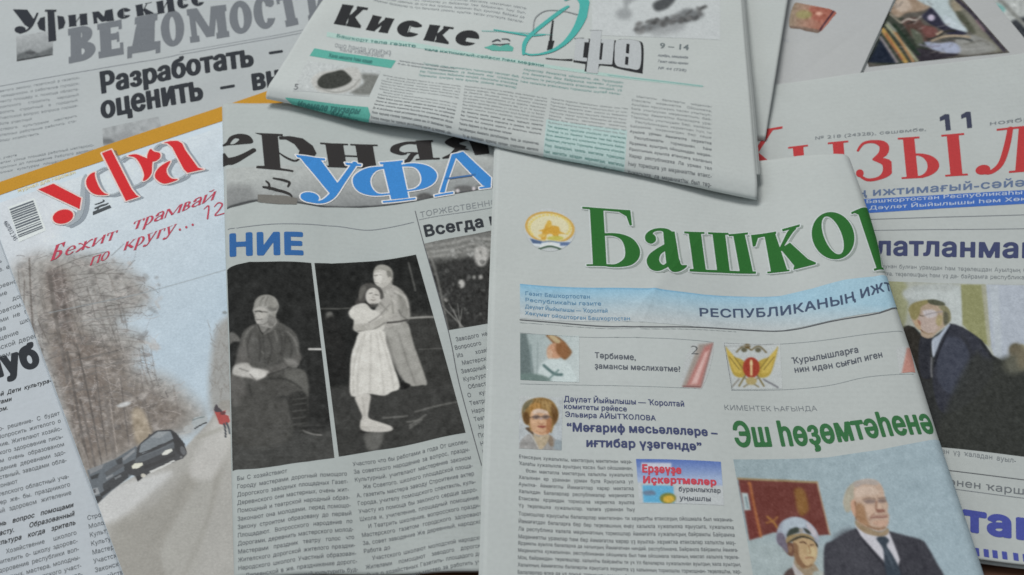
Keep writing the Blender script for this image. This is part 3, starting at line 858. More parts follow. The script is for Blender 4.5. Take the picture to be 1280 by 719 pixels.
def paper_i():
    pg = Page([(950, -60), (1290, -130), (1460, 48), (1110, 140)], [1.5, 1.5, 1.5, 1.5], seed=4, wave=.25)
    t = paper_thing('newspaper', 'newspaper turned askew in the top right corner showing a dark colour picture of bookshelves', 'newspaper', pg, GROUP)
    sheet(pg, 'front_page', WHITE, t, 1.1)
    o, k = (960, 0), 4.0
    p = Picture(pg, [(1058, -8), (1192, -12)], [(1086, 84), (1262, 66)], .42); p.fill((84, 80, 74)); z = dict(o=(1080, 0), k=6.4)
    p.poly([(200, 100), (380, 190), (520, 320), (440, 500), (30, 500), (100, 320)], (52, 58, 50), 1.5, **z).poly([(140, 290), (30, 500), (260, 510)], (26, 34, 50), 1, smooth=False, **z)
    p.poly([(210, 80), (240, -40), (400, -40), (520, 10), (520, 60), (440, 90), (340, 100), (270, 140)], (150, 128, 108), 2, **z).poly([(230, 20), (330, -20), (380, 60), (290, 90)], (176, 158, 142), 2, **z)
    p.poly([(420, -30), (700, -30), (740, 130), (830, 240), (780, 270), (680, 230), (600, 160), (540, 60), (480, 30)], (166, 180, 184), 1.5, **z).poly([(640, 120), (760, 200), (820, 244), (740, 250), (660, 210)], (178, 190, 198), 1, **z)
    p.poly([(680, 40), (740, -10), (920, 180), (1000, 300), (1110, 405), (960, 410), (860, 260)], (118, 116, 104), 1.5, **z).poly([(720, 80), (800, 120), (890, 260), (830, 250)], (78, 80, 66), 2, **z).poly([(700, 20), (740, 0), (780, 80), (720, 90)], (140, 130, 110), 2, **z)
    p.line([(740, 0), (860, 110), (980, 250), (1120, 404)], 4.2, (56, 52, 64), .6, **z).line([(900, 170), (960, 250)], 3, (126, 100, 108), 1, .8, **z)
    p.poly([(740, 300), (900, 290), (1060, 400), (760, 440)], (136, 136, 132), 2, **z).line([(800, 360), (940, 330), (1000, 360)], 2, (108, 106, 100), 1, .8, **z).line([(760, 400), (960, 390)], 2, (152, 152, 150), 1, .8, **z)
    p.poly([(300, 160), (420, 140), (480, 200), (560, 250), (580, 310), (480, 340), (400, 320), (340, 240)], (84, 62, 56), 1.5, **z).poly([(460, 210), (560, 220), (590, 270), (540, 310), (480, 280)], (112, 70, 66), 1.5, **z).poly([(370, 230), (440, 260), (470, 330), (430, 380), (390, 310)], (86, 92, 78), 1.5, **z)
    p.line([(300, 180), (350, 150), (410, 160), (470, 120)], 2.4, (168, 158, 150), .7, **z).line([(210, 110), (290, 180)], 2.6, (132, 124, 110), .8, **z).line([(340, 190), (400, 170)], 1.6, (50, 46, 44), .6, **z)
    p.poly([(460, 130), (500, 90), (530, 60), (560, 80), (600, 130), (640, 190), (700, 230), (820, 270), (700, 290), (600, 230), (520, 190)], (44, 44, 62), 1, **z).ell(536, 142, 28, 26, (176, 166, 188), 1, **z)
    p.line([(510, 320), (580, 300), (640, 260), (720, 250)], 2.6, (44, 44, 42), .6, **z).line([(540, 330), (620, 300), (720, 290), (840, 300)], 2.6, (166, 148, 124), .7, **z).line([(580, 280), (620, 254)], 2.4, (190, 168, 140), .7, **z).line([(620, 330), (760, 310), (860, 330)], 2.4, (70, 72, 70), .8, **z)
    p.poly([(480, 340), (600, 350), (700, 340), (760, 380), (750, 430), (640, 430), (540, 400)], (150, 158, 182), 1.5, **z).poly([(400, 400), (520, 400), (640, 430), (750, 440), (600, 480), (430, 510)], (48, 44, 52), 1.5, **z).line([(440, 360), (520, 380), (600, 370)], 2, (120, 116, 136), 1, .8, **z)
    for q, c, w in ((((130, 300), (260, 500)), (134, 126, 128), 3.2), (((150, 240), (330, 500)), (176, 138, 70), 5.5), (((170, 270), (300, 480)), (150, 84, 62), 2), (((180, 200), (420, 490)), (150, 152, 124), 3.6), (((240, 250), (390, 500)), (170, 126, 84), 3.4), (((190, 180), (250, 250)), (128, 132, 122), 3), (((240, 200), (430, 440)), (34, 50, 38), 4)): p.line(q, w, c, .4, **z)
    for i in range(70):
        x, y = p.r.uniform(260, 1040), p.r.uniform(10, 440); c = p.r.uniform(50, 180)
        if y > 90 + (1040 - x) * .9 or (y < 200 and x > 560): continue
        p.line([(x, y), (x + p.r.uniform(-60, 60), y + p.r.uniform(-30, 30))], p.r.uniform(.8, 2), (c, c * .96, c * .93), .5, .5, **z)
    p.noise(10, 3, 5).noise(8, 2, 105); p.put('picture', t, label='dark colour picture of a person among bookshelves', blur=.6)
    p = Picture(pg, [(1236, -6), (1330, -30)], [(1296, 66), (1392, 40)], .6); p.fill((168, 172, 170))
    p.ell(1246, 11, 11, 6, (120, 172, 168), 3).poly([(1262, 30), (1290, 22), (1300, 60), (1282, 62)], (52, 56, 62), 3).line([(1250, 0), (1290, 40)], 5, (132, 134, 130), 2).noise(12, 4, 6)
    p.put('picture', t)
paper_i()

# ================================================================== G: red masthead newspaper, right
def paper_g():
    pg = Page([(935, 105), (1330, 56.5), (1335, 712), (960, 664)], [6, 6, 6, 6], seed=5, wave=.5,
              rolls={'top': (3.0, [(1.4, 178)], 25)})
    t = paper_thing('newspaper', 'newspaper with thin red serif masthead at the right edge of the table', 'newspaper', pg, GROUP)
    sheet(pg, 'front_page', NEWS, t, .35)
    sheet(pg, 'inner_page', NEWS, t, 1.6, u=(1, pg.W), v=(3.5, pg.H - 1.2), down=.6)
    sheet(pg, 'inner_page', NEWS, t, .3, u=(.5, pg.W), v=(3.5, pg.H + .8), down=2.4)
    red = ink('masthead_red', 176, 62, 64)
    kw = dict(T=.2, t=.055, s=.09, b=.045)
    L = [boxed(pg, ch, bl, br, tl, **kw) for ch, bl, br, tl in (('К', (918, 231), (982, 222), (914, 168)), ('Ы', (989, 233), (1064, 227), (985, 184)), ('З', (1069, 227), (1120, 223.5), (1067, 178)), ('Ы', (1127, 224), (1210, 219.5), (1122, 172.5)), ('Л', (1218, 220), (1294, 214), (1222, 164)))]
    title(pg, 'masthead_title', L, red, t, 1, label='red serif lettering ҠЫЗЫЛ')
    title(pg, 'issue_number', [traced(pg, [('p', [(x + 822, y + 440), (x + 842, y + 428), (x + 858, y + 428), (x + 864, y + 488), (x + 845, y + 490), (x + 841, y + 448), (x + 823, y + 455)], 1)], 900, 0, 2.995) for x, y in ((0, 0), (80, -9))], ink('navy', 62, 66, 84), t, step=.2, label='large bold number 11')
    line(pg, 'small_print', [('№ 218 (24328), сәшәмбе,', [(1018, 175), (1158, 163.5)], (1018, 171), .01)], TEXTL, t)
    line(pg, 'date_line', [('ноябрь', [(1236, 157), (1300, 150)], (1236, 152), .01)], TEXTL, t)
    line(pg, 'subtitle', [('ң ижтимағый-сәйәси', [(1071, 246), (1170, 240), (1312, 231)], (1071, 236.5), .022)], ink('slate', 96, 112, 142), t)
    bn = panel(pg, 'blue_banner', [(1060, 250), (1180, 243.5), (1330, 235), (1330, 252), (1180, 260.5), (1060, 268)], ink('banner_blue', 66, 104, 176), t)
    wt = ink('paper_white', 176, 188, 210)
    line(pg, 'banner_text', [('Башҡортостан Республикаһы гәзите', [(1082, 254.5), (1190, 248), (1330, 240)], (1082, 250), .012, 1), ('Дәүләт Йыйылышы һәм Хөкүмәте', [(1086, 262.5), (1190, 256.5), (1330, 248)], (1086, 258), .012, 1)], wt, bn, 2)
    rl = ink('rule_grey', 116, 120, 126)
    rule(pg, 'rule_line', [[(1070, 275), (1200, 271), (1330, 267)]], .9, rl, t); rule(pg, 'rule_line', [[(1080, 288.5), (1200, 287), (1330, 285)]], .8, rl, t)
    line(pg, 'headline', [('Ҡотлатланмай', [(1028, 316), (1094, 318.5), (1277, 322), (1300, 322.5)], (1028, 294), .03, 5)], ink('headline_navy', 66, 72, 104), t, label='navy headline ending атланма')
    column(pg, 'text_column', [(1085, 327), (1330, 334), (1330, 352), (1085, 346)], 2, TEXTL, t, words=BA, seed=12, short=0)
    o, k = (1110, 340), 2.995
    p = Picture(pg, [(1070, 350.5), (1112, 352), (1280, 355.5), (1335, 357)], [(1090, 546), (1175, 559), (1280, 571), (1335, 578)], .45)
    z = dict(o=(1110, 350), k=5.994)
    p.grad((1080, 360), (168, 166, 134), (1140, 360), (166, 170, 160)).poly([(-60, 0), (110, 10), (150, 120), (110, 360), (-60, 360)], (152, 154, 118), 3, **z)
    p.poly([(150, 60), (540, 40), (560, 330), (480, 330), (150, 170)], (170, 176, 174), 3, **z).poly([(170, 100), (300, 70), (440, 90), (540, 60), (550, 340), (470, 330), (430, 160), (180, 150)], (180, 187, 186), 2.5, **z)
    p.poly([(548, 30), (716, 34), (740, 300), (752, 500), (640, 420), (560, 330)], (140, 141, 96), 1, smooth=False, **z).poly([(700, 34), (740, 34), (780, 500), (745, 490)], (160, 160, 138), 1.2, smooth=False, **z)
    p.poly([(736, 30), (1400, 50), (1400, 640), (860, 612), (790, 570), (770, 500)], (166, 174, 186), 1, smooth=False, **z).poly([(760, 40), (830, 40), (850, 590), (800, 570)], (174, 182, 190), 2, smooth=False, **z)
    # dark table side, chair and suit
    p.poly([(108, 372), (150, 340), (200, 352), (250, 400), (330, 430), (470, 328), (560, 352), (700, 450), (780, 570), (850, 612), (940, 600), (1400, 560), (1400, 1500), (180, 1500), (200, 720), (170, 560)], (52, 54, 54), .8, smooth=False, **z)
    p.poly([(110, 370), (180, 350), (240, 410), (300, 440), (330, 720), (240, 720), (170, 560)], (50, 47, 42), 1.5, **z).poly([(250, 420), (330, 430), (320, 540), (330, 720), (250, 720), (230, 560)], (48, 50, 58), 1.5, **z)
    p.poly([(470, 330), (560, 356), (680, 440), (760, 560), (780, 700), (640, 900), (420, 1000), (340, 800), (352, 580), (400, 440)], (54, 56, 66), 1.5, **z).poly([(420, 440), (520, 430), (600, 520), (600, 760), (480, 860), (380, 760), (370, 600)], (64, 68, 82), 3, **z)
    p.line([(470, 330), (430, 420), (372, 560), (350, 640)], 2.6, (40, 42, 50), .7, **z).line([(560, 420), (620, 540), (620, 700)], 3, (50, 52, 58), 2, .8, **z).line([(440, 560), (520, 600), (600, 720)], 3, (76, 80, 94), 2, .6, **z).line([(700, 470), (780, 590), (860, 640), (1000, 640)], 3, (38, 40, 42), 1.4, .8, **z)
    p.poly([(640, 560), (780, 600), (1400, 620), (1400, 1500), (300, 1500), (420, 1000)], (55, 57, 53), 6, .8, **z)
    p.poly([(470, 326), (440, 340), (390, 400), (336, 440), (330, 500), (340, 576), (360, 540), (400, 440), (450, 360)], (162, 172, 188), .8, **z).line([(338, 460), (346, 560)], 1.6, (178, 186, 200), .5, **z).line([(330, 580), (326, 660), (330, 720)], 2.2, (108, 108, 112), .8, **z)
    # head in profile
    p.poly([(165, 250), (180, 300), (196, 330), (210, 352), (246, 372), (250, 410), (290, 432), (330, 426), (370, 390), (440, 330), (462, 300), (470, 260), (450, 210), (400, 180), (300, 160), (210, 170), (170, 210)], (172, 150, 128), .8, **z)
    p.poly([(240, 260), (330, 250), (400, 300), (350, 390), (290, 400), (240, 340)], (180, 160, 150), 2, **z).poly([(260, 230), (340, 220), (370, 260), (300, 280)], (186, 178, 180), 1.5, **z).poly([(200, 300), (236, 300), (246, 370), (214, 350)], (186, 156, 122), 1, **z).poly([(222, 300), (246, 310), (242, 340)], (146, 92, 74), 1, .8, **z)
    p.poly([(160, 250), (152, 220), (180, 180), (240, 158), (310, 148), (300, 172), (250, 200), (238, 250), (210, 296), (180, 290)], (142, 132, 84), .9, **z).poly([(300, 150), (350, 146), (420, 168), (424, 190), (370, 190), (310, 174)], (84, 86, 68), .9, **z).poly([(424, 190), (462, 220), (474, 290), (450, 320), (420, 300), (410, 230), (380, 200)], (128, 124, 92), 1, **z).poly([(420, 240), (452, 250), (450, 320), (420, 330)], (94, 92, 74), 1.4, **z)
    p.poly([(380, 260), (410, 270), (404, 330), (376, 340), (360, 300)], (166, 150, 108), 1, **z).line([(270, 264), (330, 246), (410, 232)], 1.3, (148, 140, 142), .6, **z).line([(240, 262), (268, 268)], 1.4, (120, 106, 90), .6, **z).line([(262, 380), (300, 400), (330, 396)], 1.8, (150, 124, 92), .8, .8, **z).line([(250, 370), (262, 382)], 1.2, (118, 84, 70), .5, **z)
    p.ell(950, 530, 44, 46, (84, 82, 66), 1.5, **z).ell(960, 600, 56, 40, (104, 102, 84), 2, **z).ell(1000, 540, 40, 50, (140, 136, 108), 2, **z).ell(990, 640, 90, 50, (92, 92, 78), 3, **z).line([(900, 610), (940, 590), (1010, 600)], 3, (66, 66, 56), 1, **z)
    o, k = (1110, 340), 2.995
    p.poly([(60, 330), (75, 300), (95, 330), (95, 380), (55, 380)], (170, 110, 98), 2, o=o, k=k)
    p.ell(478, 300, 26, 28, (104, 96, 78), 5, o=o, k=k).ell(470, 350, 40, 34, (92, 92, 80), 8, o=o, k=k).ell(500, 330, 20, 36, (112, 104, 84), 6, o=o, k=k)
    p.noise(4, 4, 7).noise(5, 2, 8)
    p.put('photograph', t, label='colour photograph of a grey-haired man in a dark suit leaning forward')
    column(pg, 'caption', [(1150, 556), (1270, 571), (1270, 581), (1150, 566)], 1, TEXTL, t, words=BA, seed=13, short=0, fill=.6)
    rule(pg, 'rule_line', [[(1150, 583), (1188, 588.5), (1280, 600), (1335, 607)]], 1.1, ink('rule_dark', 90, 92, 96), t)
    rule(pg, 'rule_line', [[(1150, 606), (1200, 612.5), (1280, 623), (1335, 630)]], .8, rl, t)
    line(pg, 'subtitle', [('өҙәнен ҡаршылай', [(1165, 604), (1280, 618.5), (1330, 625)], (1165, 595), .004)], ink('mid_grey', 108, 112, 116), t)
    line(pg, 'headline', [('Һәтам', [(1131, 652), (1216, 664), (1316, 678)], (1130, 622), .05, 6)], ink('headline_blue', 74, 82, 152), t, label='large blue headline там')
    bl = ink('headline_blue', 74, 82, 152)
    title(pg, 'headline', [traced(pg, [('p', [(x, 686 + (x - 1228) * .13), (x + 6.5, 687 + (x - 1228) * .13), (x + 7.5, 697 + (x - 1228) * .12), (x + 1, 696 + (x - 1228) * .12)], 1)]) for x in (1205, 1217, 1229, 1240, 1252, 1266, 1278, 1292)], bl, t)
paper_g()

# ================================================================== C: glossy magazine with the road photograph
def magazine_c():
    pg = Page([(-23, 238), (402, 93), (640, 640), (184, 800)], [5.2, 5.2, 6.4, 6.4], seed=6, wave=.35)
    t = paper_thing('magazine', 'glossy magazine with an orange top band and a cover photograph of a snowy road', 'magazine', pg)
    sheet(pg, 'cover', GLOSS, t, .25)
    sheet(pg, 'inner_pages', WHITE, t, 1.4, u=(.6, pg.W - .6), v=(.5, pg.H), down=.35)
    W = pg.W
    p = Picture(pg, [(-15, 259), (412, 113)], [(184, 798), (640, 638)], .5)
    p.grad((70, 240), (208, 216, 222), (215, 430), (182, 199, 212))
    p.poly([(-20, 240), (60, 235), (70, 300), (10, 340), (-20, 330)], (206, 212, 218), 12)
    # the snowy road
    p.poly([(70, 640), (118, 622), (180, 590), (232, 560), (262, 526), (276, 500), (300, 500), (330, 740), (160, 830), (130, 800)], (168, 166, 161), 2, smooth=False)
    p.poly([(140, 660), (200, 625), (258, 560), (270, 530), (282, 545), (270, 620), (230, 700), (190, 760), (150, 720)], (154, 151, 144), 9)
    p.poly([(200, 690), (250, 600), (268, 540), (276, 545), (262, 640), (235, 740)], (166, 164, 158), 5)
    p.line([(175, 700), (225, 620), (262, 545)], 4, (146, 143, 136), 4, .6).line([(225, 730), (262, 640), (277, 560)], 5, (148, 145, 138), 4, .5)
    p.poly([(100, 620), (150, 605), (215, 590), (185, 620), (130, 655)], (198, 198, 197), 6)
    p.poly([(236, 590), (262, 535), (278, 512), (292, 520), (288, 560), (262, 600)], (186, 184, 180), 6)
    p.line([(246, 548), (290, 530)], 5, (160, 158, 150), 2, .7)
    # bare trees
    mass = [(14, 345), (40, 318), (90, 316), (130, 322), (172, 345), (186, 378), (150, 404), (182, 424), (170, 455), (208, 470), (238, 494), (258, 520), (236, 545), (205, 548), (168, 566), (120, 592), (100, 600), (70, 500), (40, 420)]
    p.poly(mass, (156, 152, 147), 16, .9)
    mk = p.mask(mass, 14)
    p.poly([(56, 345), (84, 340), (92, 380), (112, 420), (150, 432), (165, 470), (200, 490), (232, 520), (190, 555), (130, 582), (108, 596), (80, 500), (62, 440)], (124, 114, 106), 16, .9)
    p.poly([(58, 340), (80, 340), (86, 380), (90, 410), (72, 408), (66, 380)], (112, 102, 98), 5, .9)
    p.poly([(66, 430), (110, 420), (130, 460), (128, 540), (112, 570), (84, 500)], (122, 110, 102), 9, .8)
    r = np.random.default_rng(21)
    def inside(x, y):
        return y < 592 - (x - 100) * .5 and not (x > 200 and y < 468) and not (x > 172 and y < 345) and not (x > 158 and 398 < y < 412)
    for i in range(230):      # upright stems behind, leaning with the picture
        x, y = r.uniform(24, 225), r.uniform(330, 560); L = r.uniform(20, 70); dx = L * r.uniform(.16, .3)
        if not (inside(x, y) and inside(x + dx, y + L)) or (y < 420 and x > 150): continue
        c = r.uniform(84, 128) if i % 4 else r.uniform(150, 178)
        p.line([(x, y), (x + dx * .5 + r.uniform(-2, 2), y + L * .5), (x + dx, y + L)], r.uniform(.5, 2.0), (c, c * .94, c * .9), .15, r.uniform(.25, .55))
    for i in range(170):      # clumps of twigs and gaps of sky
        x, y = r.uniform(20, 200), r.uniform(325, 560)
        if not inside(x, y): continue
        c = r.uniform(96, 132) if i % 2 else r.uniform(168, 188)
        p.ell(x, y, r.uniform(2, 9), r.uniform(1.5, 4.5), (c, c * .965, c * .93 + 2), 1.6, r.uniform(-60, 60), r.uniform(.25, .6))
    for i in range(60):       # long boughs reaching right
        x, y = r.uniform(50, 120), r.uniform(335, 500); L = r.uniform(30, 85); s_ = r.uniform(-.35, .1)
        if not inside(x + L, y + L * s_): continue
        c = r.uniform(92, 126)
        p.line([(x, y), (x + L * .5, y + L * .5 * s_ + r.uniform(-5, 2)), (x + L, y + L * s_ + r.uniform(-4, 4))], r.uniform(.6, 1.3), (c, c * .96, c * .93), .2, .6)
    for i in range(1500):     # fine curved twigs
        x, y = r.uniform(18, 215), r.uniform(318, 560)
        L = r.uniform(5, 26); a = r.choice([-1.2, -.75, -.35, .15, .5]) + r.uniform(-.25, .25); k_ = r.uniform(-.5, .5)
        m_, e = (x + L * .5 * math.cos(a), y + L * .5 * math.sin(a)), (x + L * (.5 * math.cos(a) + .5 * math.cos(a + k_)), y + L * (.5 * math.sin(a) + .5 * math.sin(a + k_)))
        if not (inside(x, y) and inside(*e)): continue
        c = r.uniform(88, 128) if i % 5 < 3 else r.uniform(166, 196)
        p.line([(x, y), m_, e], r.uniform(.35, .8), (c, c * .955, c * .92 + 3), .1, r.uniform(.3, .7))
    for x0, y0, x1, y1, w, c in ((36, 322, 43, 428, 2.2, 104), (30, 350, 29, 400, 1.4, 112), (22, 335, 26, 375, 1.2, 122), (48, 400, 62, 430, 1.4, 104), (62, 345, 84, 470, 5, 104), (84, 440, 112, 590, 3.4, 96), (100, 500, 120, 588, 3, 102), (96, 430, 128, 582, 2.2, 88), (132, 500, 143, 572, 5, 118), (137, 500, 147, 566, 1.4, 168), (118, 450, 134, 570, 1.8, 92), (150, 470, 162, 556, 2.2, 104), (172, 500, 184, 548, 1.8, 120), (205, 500, 212, 536, 1.8, 132), (104, 560, 112, 594, 2.6, 150)):
        p.line([(x0, y0), ((x0 + x1) / 2 + r.uniform(-1.5, 1.5), (y0 + y1) / 2), (x1, y1)], w, (c, c * .94, c * .9), .3, .8)
    p.poly([(165, 515), (178, 512), (190, 545), (172, 556)], (176, 160, 136), 4, .7).ell(155, 505, 9, 3, (196, 196, 196), 1.5, -15)
    p.poly([(264, 512), (262, 470), (268, 420), (278, 400), (292, 405), (300, 520), (284, 515)], (148, 144, 138), 7, .8)
    for i in range(50):
        x, y = r.uniform(262, 292), r.uniform(410, 500); p.line([(x, y), (x + r.uniform(-9, 9), y - r.uniform(3, 14))], .8, (118, 112, 106), .6, .5)
    p.noise(13, 3.2, 9, where=mk).noise(9, 6, 10, where=mk)
    # wires
    p.line([(62, 391), (120, 379), (173, 368), (230, 352), (290, 334)], .9, (146, 155, 160), .7, .9).line([(100, 402), (160, 392), (200, 384)], .7, (150, 156, 158), .7, .6)
    p.ell(281, 390, 3, 2, (128, 136, 140), 1)
    # parked cars, the dark car coming up the road, a far car, the walker in red
    o, k = (95, 500), 5.137
    z = dict(o=o, k=k)
    p.poly([(72, 450), (160, 420), (260, 380), (390, 300), (400, 340), (370, 480), (300, 530), (220, 590), (130, 672), (110, 620), (96, 560)], (96, 103, 110), .5, smooth=False, **z)
    for q, c in (([(80, 445), (180, 412), (170, 440), (90, 478)], 128), ([(90, 492), (150, 470), (140, 500), (100, 510)], 50), ([(180, 470), (260, 420), (300, 400), (310, 430), (200, 490)], 84), ([(258, 390), (300, 372), (300, 410), (270, 420)], 56),
                 ([(170, 540), (250, 490), (330, 450), (340, 500), (240, 570), (180, 590)], 58), ([(100, 570), (140, 560), (150, 600), (110, 610)], 150), ([(108, 575), (124, 570), (128, 592), (112, 596)], 70), ([(110, 620), (160, 610), (170, 630), (130, 670)], 48), ([(190, 500), (240, 476), (244, 486), (196, 512)], 138), ([(300, 380), (380, 320), (384, 336), (310, 396)], 138), ([(250, 500), (290, 480), (292, 492), (254, 512)], 122), ([(150, 600), (220, 560), (224, 580), (160, 624)], 44), ([(310, 420), (370, 390), (366, 440), (316, 470)], 52)):
        p.poly(q, (c, c + 3, c + 7), .2, smooth=False, **z)
    p.poly([(330, 460), (352, 410), (388, 380), (396, 310), (420, 280), (472, 236), (520, 200), (612, 192), (646, 216), (700, 284), (716, 350), (690, 380), (640, 400), (480, 470), (396, 526), (380, 490), (340, 480)], (52, 54, 58), .3, smooth=False, **z)
    p.poly([(408, 340), (420, 290), (480, 244), (530, 208), (606, 204), (632, 250), (560, 290), (430, 352)], (122, 129, 135), .4, smooth=False, **z).poly([(480, 244), (530, 208), (600, 206), (540, 250)], (146, 151, 155), 1, smooth=False, **z)
    p.line([(408, 352), (520, 310), (636, 256)], .8, (44, 46, 50), .1, **z).line([(470, 330), (560, 286)], .8, (44, 46, 50), .1, **z)
    p.poly([(386, 384), (440, 358), (540, 318), (636, 268), (640, 310), (560, 350), (440, 400), (380, 410)], (86, 91, 97), .5, smooth=False, **z).line([(400, 376), (520, 330), (630, 282)], .8, (104, 110, 116), .4, **z)
    p.poly([(620, 210), (650, 222), (700, 290), (712, 340), (680, 372), (640, 330)], (40, 41, 45), .4, smooth=False, **z).ell(690, 330, 16, 30, (94, 96, 100), .5, -20, **z).ell(678, 372, 7, 9, (120, 120, 122), .3, **z)
    p.poly([(360, 430), (380, 412), (430, 408), (432, 424), (400, 444), (364, 446)], (226, 224, 206), .3, smooth=False, **z).poly([(556, 350), (580, 328), (620, 318), (622, 334), (590, 356), (560, 362)], (220, 220, 212), .3, smooth=False, **z)
    p.poly([(440, 430), (560, 384), (640, 348), (640, 366), (560, 404), (446, 450)], (40, 41, 44), .3, smooth=False, **z).poly([(474, 462), (560, 426), (630, 390), (642, 396), (560, 440), (480, 474)], (206, 206, 203), .2, smooth=False, **z).ell(434, 488, 16, 12, (204, 200, 188), .2, **z).poly([(384, 496), (420, 486), (424, 508), (398, 526)], (34, 35, 38), .3, smooth=False, **z)
    p.line([(470, 240), (476, 226), (484, 238)], 1.2, (60, 62, 66), .2, **z)
    p.poly([(742, 150), (760, 112), (830, 96), (848, 116), (840, 140), (766, 184)], (168, 174, 176), .4, smooth=False, **z).line([(766, 184), (800, 162), (838, 144)], 1.6, (50, 52, 56), .1, **z).line([(752, 130), (780, 118), (826, 106)], 1.2, (112, 124, 126), .2, **z).ell(722, 184, 30, 20, (172, 174, 174), .8, -20, **z).line([(670, 222), (740, 206)], 1.6, (176, 176, 174), .5, **z)
    p.poly([(884, 60), (900, 56), (910, 70), (940, 72), (962, 64), (958, 90), (982, 100), (990, 136), (960, 160), (920, 152), (904, 110)], (170, 62, 58), .3, smooth=False, **z).poly([(900, 24), (916, 44), (940, 70), (900, 74), (886, 58)], (62, 54, 62), .3, **z).poly([(930, 72), (960, 74), (956, 92), (930, 90)], (96, 40, 44), .4, **z)
    p.line([(952, 150), (960, 190), (962, 234)], 2.4, (56, 60, 68), .2, **z).line([(968, 146), (980, 180), (990, 212)], 2.4, (60, 70, 78), .2, **z)
    p.noise(2.2, 2.5, 11).noise(2.5, 14, 12)
    p.C *= .92; p.put('cover_photograph', t, COVER, blur=.2, sat=.95, label='cover photograph of cars on a snowy road between bare trees')
    band = title(pg, 'orange_band', [traced(pg, [('p', [(-26, 237), (60, 207.5), (134, 181.5), (279, 133), (402, 91), (410, 112), (280, 151), (60, 223.5), (-16, 250)], 1)])], ink('band_orange', 176, 130, 46, .4), t, 2)
    line(pg, 'band_text', [('журнал для горожан', [(22, 241), (95, 217)], (21, 237), .0, 1)], ink('band_pale', 214, 184, 120), band, 3)
    # masthead: red swash letters with a pale edge, grey hairlines and a soft grey drop print
    O, K = (40, 165), 5.53
    L = [traced(pg, [('p', [(44, 402), (150, 362), (342, 462), (330, 540), (318, 532)], 1), ('c', [tuple(q) for q in ell(216, 590, 72, 48, -14)], 1)], *O, K),
         traced(pg, [('p', [(484, 150), (550, 126), (690, 400), (722, 440), (742, 452), (650, 482), (640, 460)], 1),
                     ('c', [(436, 282), (400, 300), (376, 340), (384, 388), (420, 428), (470, 442), (530, 438), (500, 426), (470, 392), (446, 340), (436, 300)], 1),
                     ('c', [(664, 170), (720, 158), (780, 180), (818, 196), (836, 190), (832, 240), (828, 290), (800, 330), (768, 342), (776, 300), (750, 230), (712, 182)], 1)], *O, K),
         traced(pg, [('c', [(800, 160), (820, 122), (846, 140), (884, 150), (888, 180), (858, 206), (826, 208), (800, 190)], 1), ('p', [(906, 80), (960, 66), (1010, 66), (1040, 84), (1062, 130), (1150, 252), (1190, 262), (1076, 288), (1050, 262), (970, 110), (940, 84)], 1),
                     ('c', [(958, 206), (900, 234), (860, 276), (852, 318), (886, 352), (930, 362), (1010, 334), (968, 326), (940, 300), (932, 262)], 1)], *O, K)]
    arm = [traced(pg, [('s', [(372, 300, 12), (356, 340, 20), (352, 420, 26), (344, 520, 34), (312, 600, 34), (250, 644, 26)], 1)], *O, K),
           traced(pg, [('s', [(440, 282, 8), (500, 250, 10), (540, 262, 10)], 1), ('s', [(500, 436, 10), (560, 436, 12), (600, 420, 12)], 1), ('s', [(612, 200, 10), (640, 176, 14), (670, 170, 10)], 1), ('s', [(700, 380, 12), (740, 364, 12), (774, 336, 10)], 1)], *O, K),
           traced(pg, [('s', [(840, 130, 12), (870, 96, 14), (920, 78, 12)], 1), ('s', [(950, 210, 8), (990, 190, 10), (1010, 180, 8)], 1), ('s', [(1000, 336, 12), (1040, 316, 14), (1060, 300, 10)], 1), ('s', [(880, 170, 10), (900, 196, 8), (940, 206, 8)], 1)], *O, K)]
    title(pg, 'masthead_shadow', L + arm, ink('drop_grey', 134, 142, 150), t, 2, .45, (1.7, 1.5))
    title(pg, 'masthead_edge', L, ink('edge_pink', 214, 192, 188), t, 4, .8)
    title(pg, 'masthead_hairline', arm, ink('hair_grey', 150, 158, 164), t, 3, .1)
    title(pg, 'masthead_title', L, ink('title_red', 190, 46, 50, .4), t, 5, label='red swash lettering Уфа')
    srd = ink('script_red', 172, 66, 84)
    kw = dict(T=.2, t=.07, s=.03, b=.05)
    W_ = lambda tx, bl, br, tl: word(pg, tx, bl, br, tl, **kw)
    L = W_('Б', (63, 327), (76, 322), (70, 307)) + W_('ежит', (80, 321), (144, 299), (84, 310)) + W_('трамвай', (164, 289), (267, 250), (168, 278)) + W_('по', (112, 333), (135, 324), (116, 322)) + W_('кругу', (154, 314), (218, 291), (158, 303))
    L += [traced(pg, [('c', [tuple(q) for q in ell(x, y, 1.5, 1.5)], 1)]) for x, y in ((225, 287.5), (233, 284.5), (241, 281.5))]
    L += [traced(pg, [('s', [(255, 262, .8), (261, 258, 1.6), (259.5, 274, 1.8)], 1)]), traced(pg, [('s', [(268, 259, 1), (273, 254, 1.6), (278, 256, 1.8), (274, 263, 1.6), (269, 270, 1.4), (284, 266, 1.6)], 1)])]
    title(pg, 'headline', L, srd, t, 3, step=.25, label='red script headline Бежит трамвай по кругу')
    # barcode
    O, K = (0, 150), 3.786
    br_ = []; r = np.random.default_rng(4)
    tl, tr_, br2, bl_ = np.array((45, 424)), np.array((158, 382)), np.array((208, 522)), np.array((92, 568)); y = 0.0
    code = title(pg, 'barcode_panel', [traced(pg, [('p', [(38, 414), (164, 370), (220, 524), (90, 580)], 1)], *O, K)], ink('code_white', 200, 206, 212), t, 2)
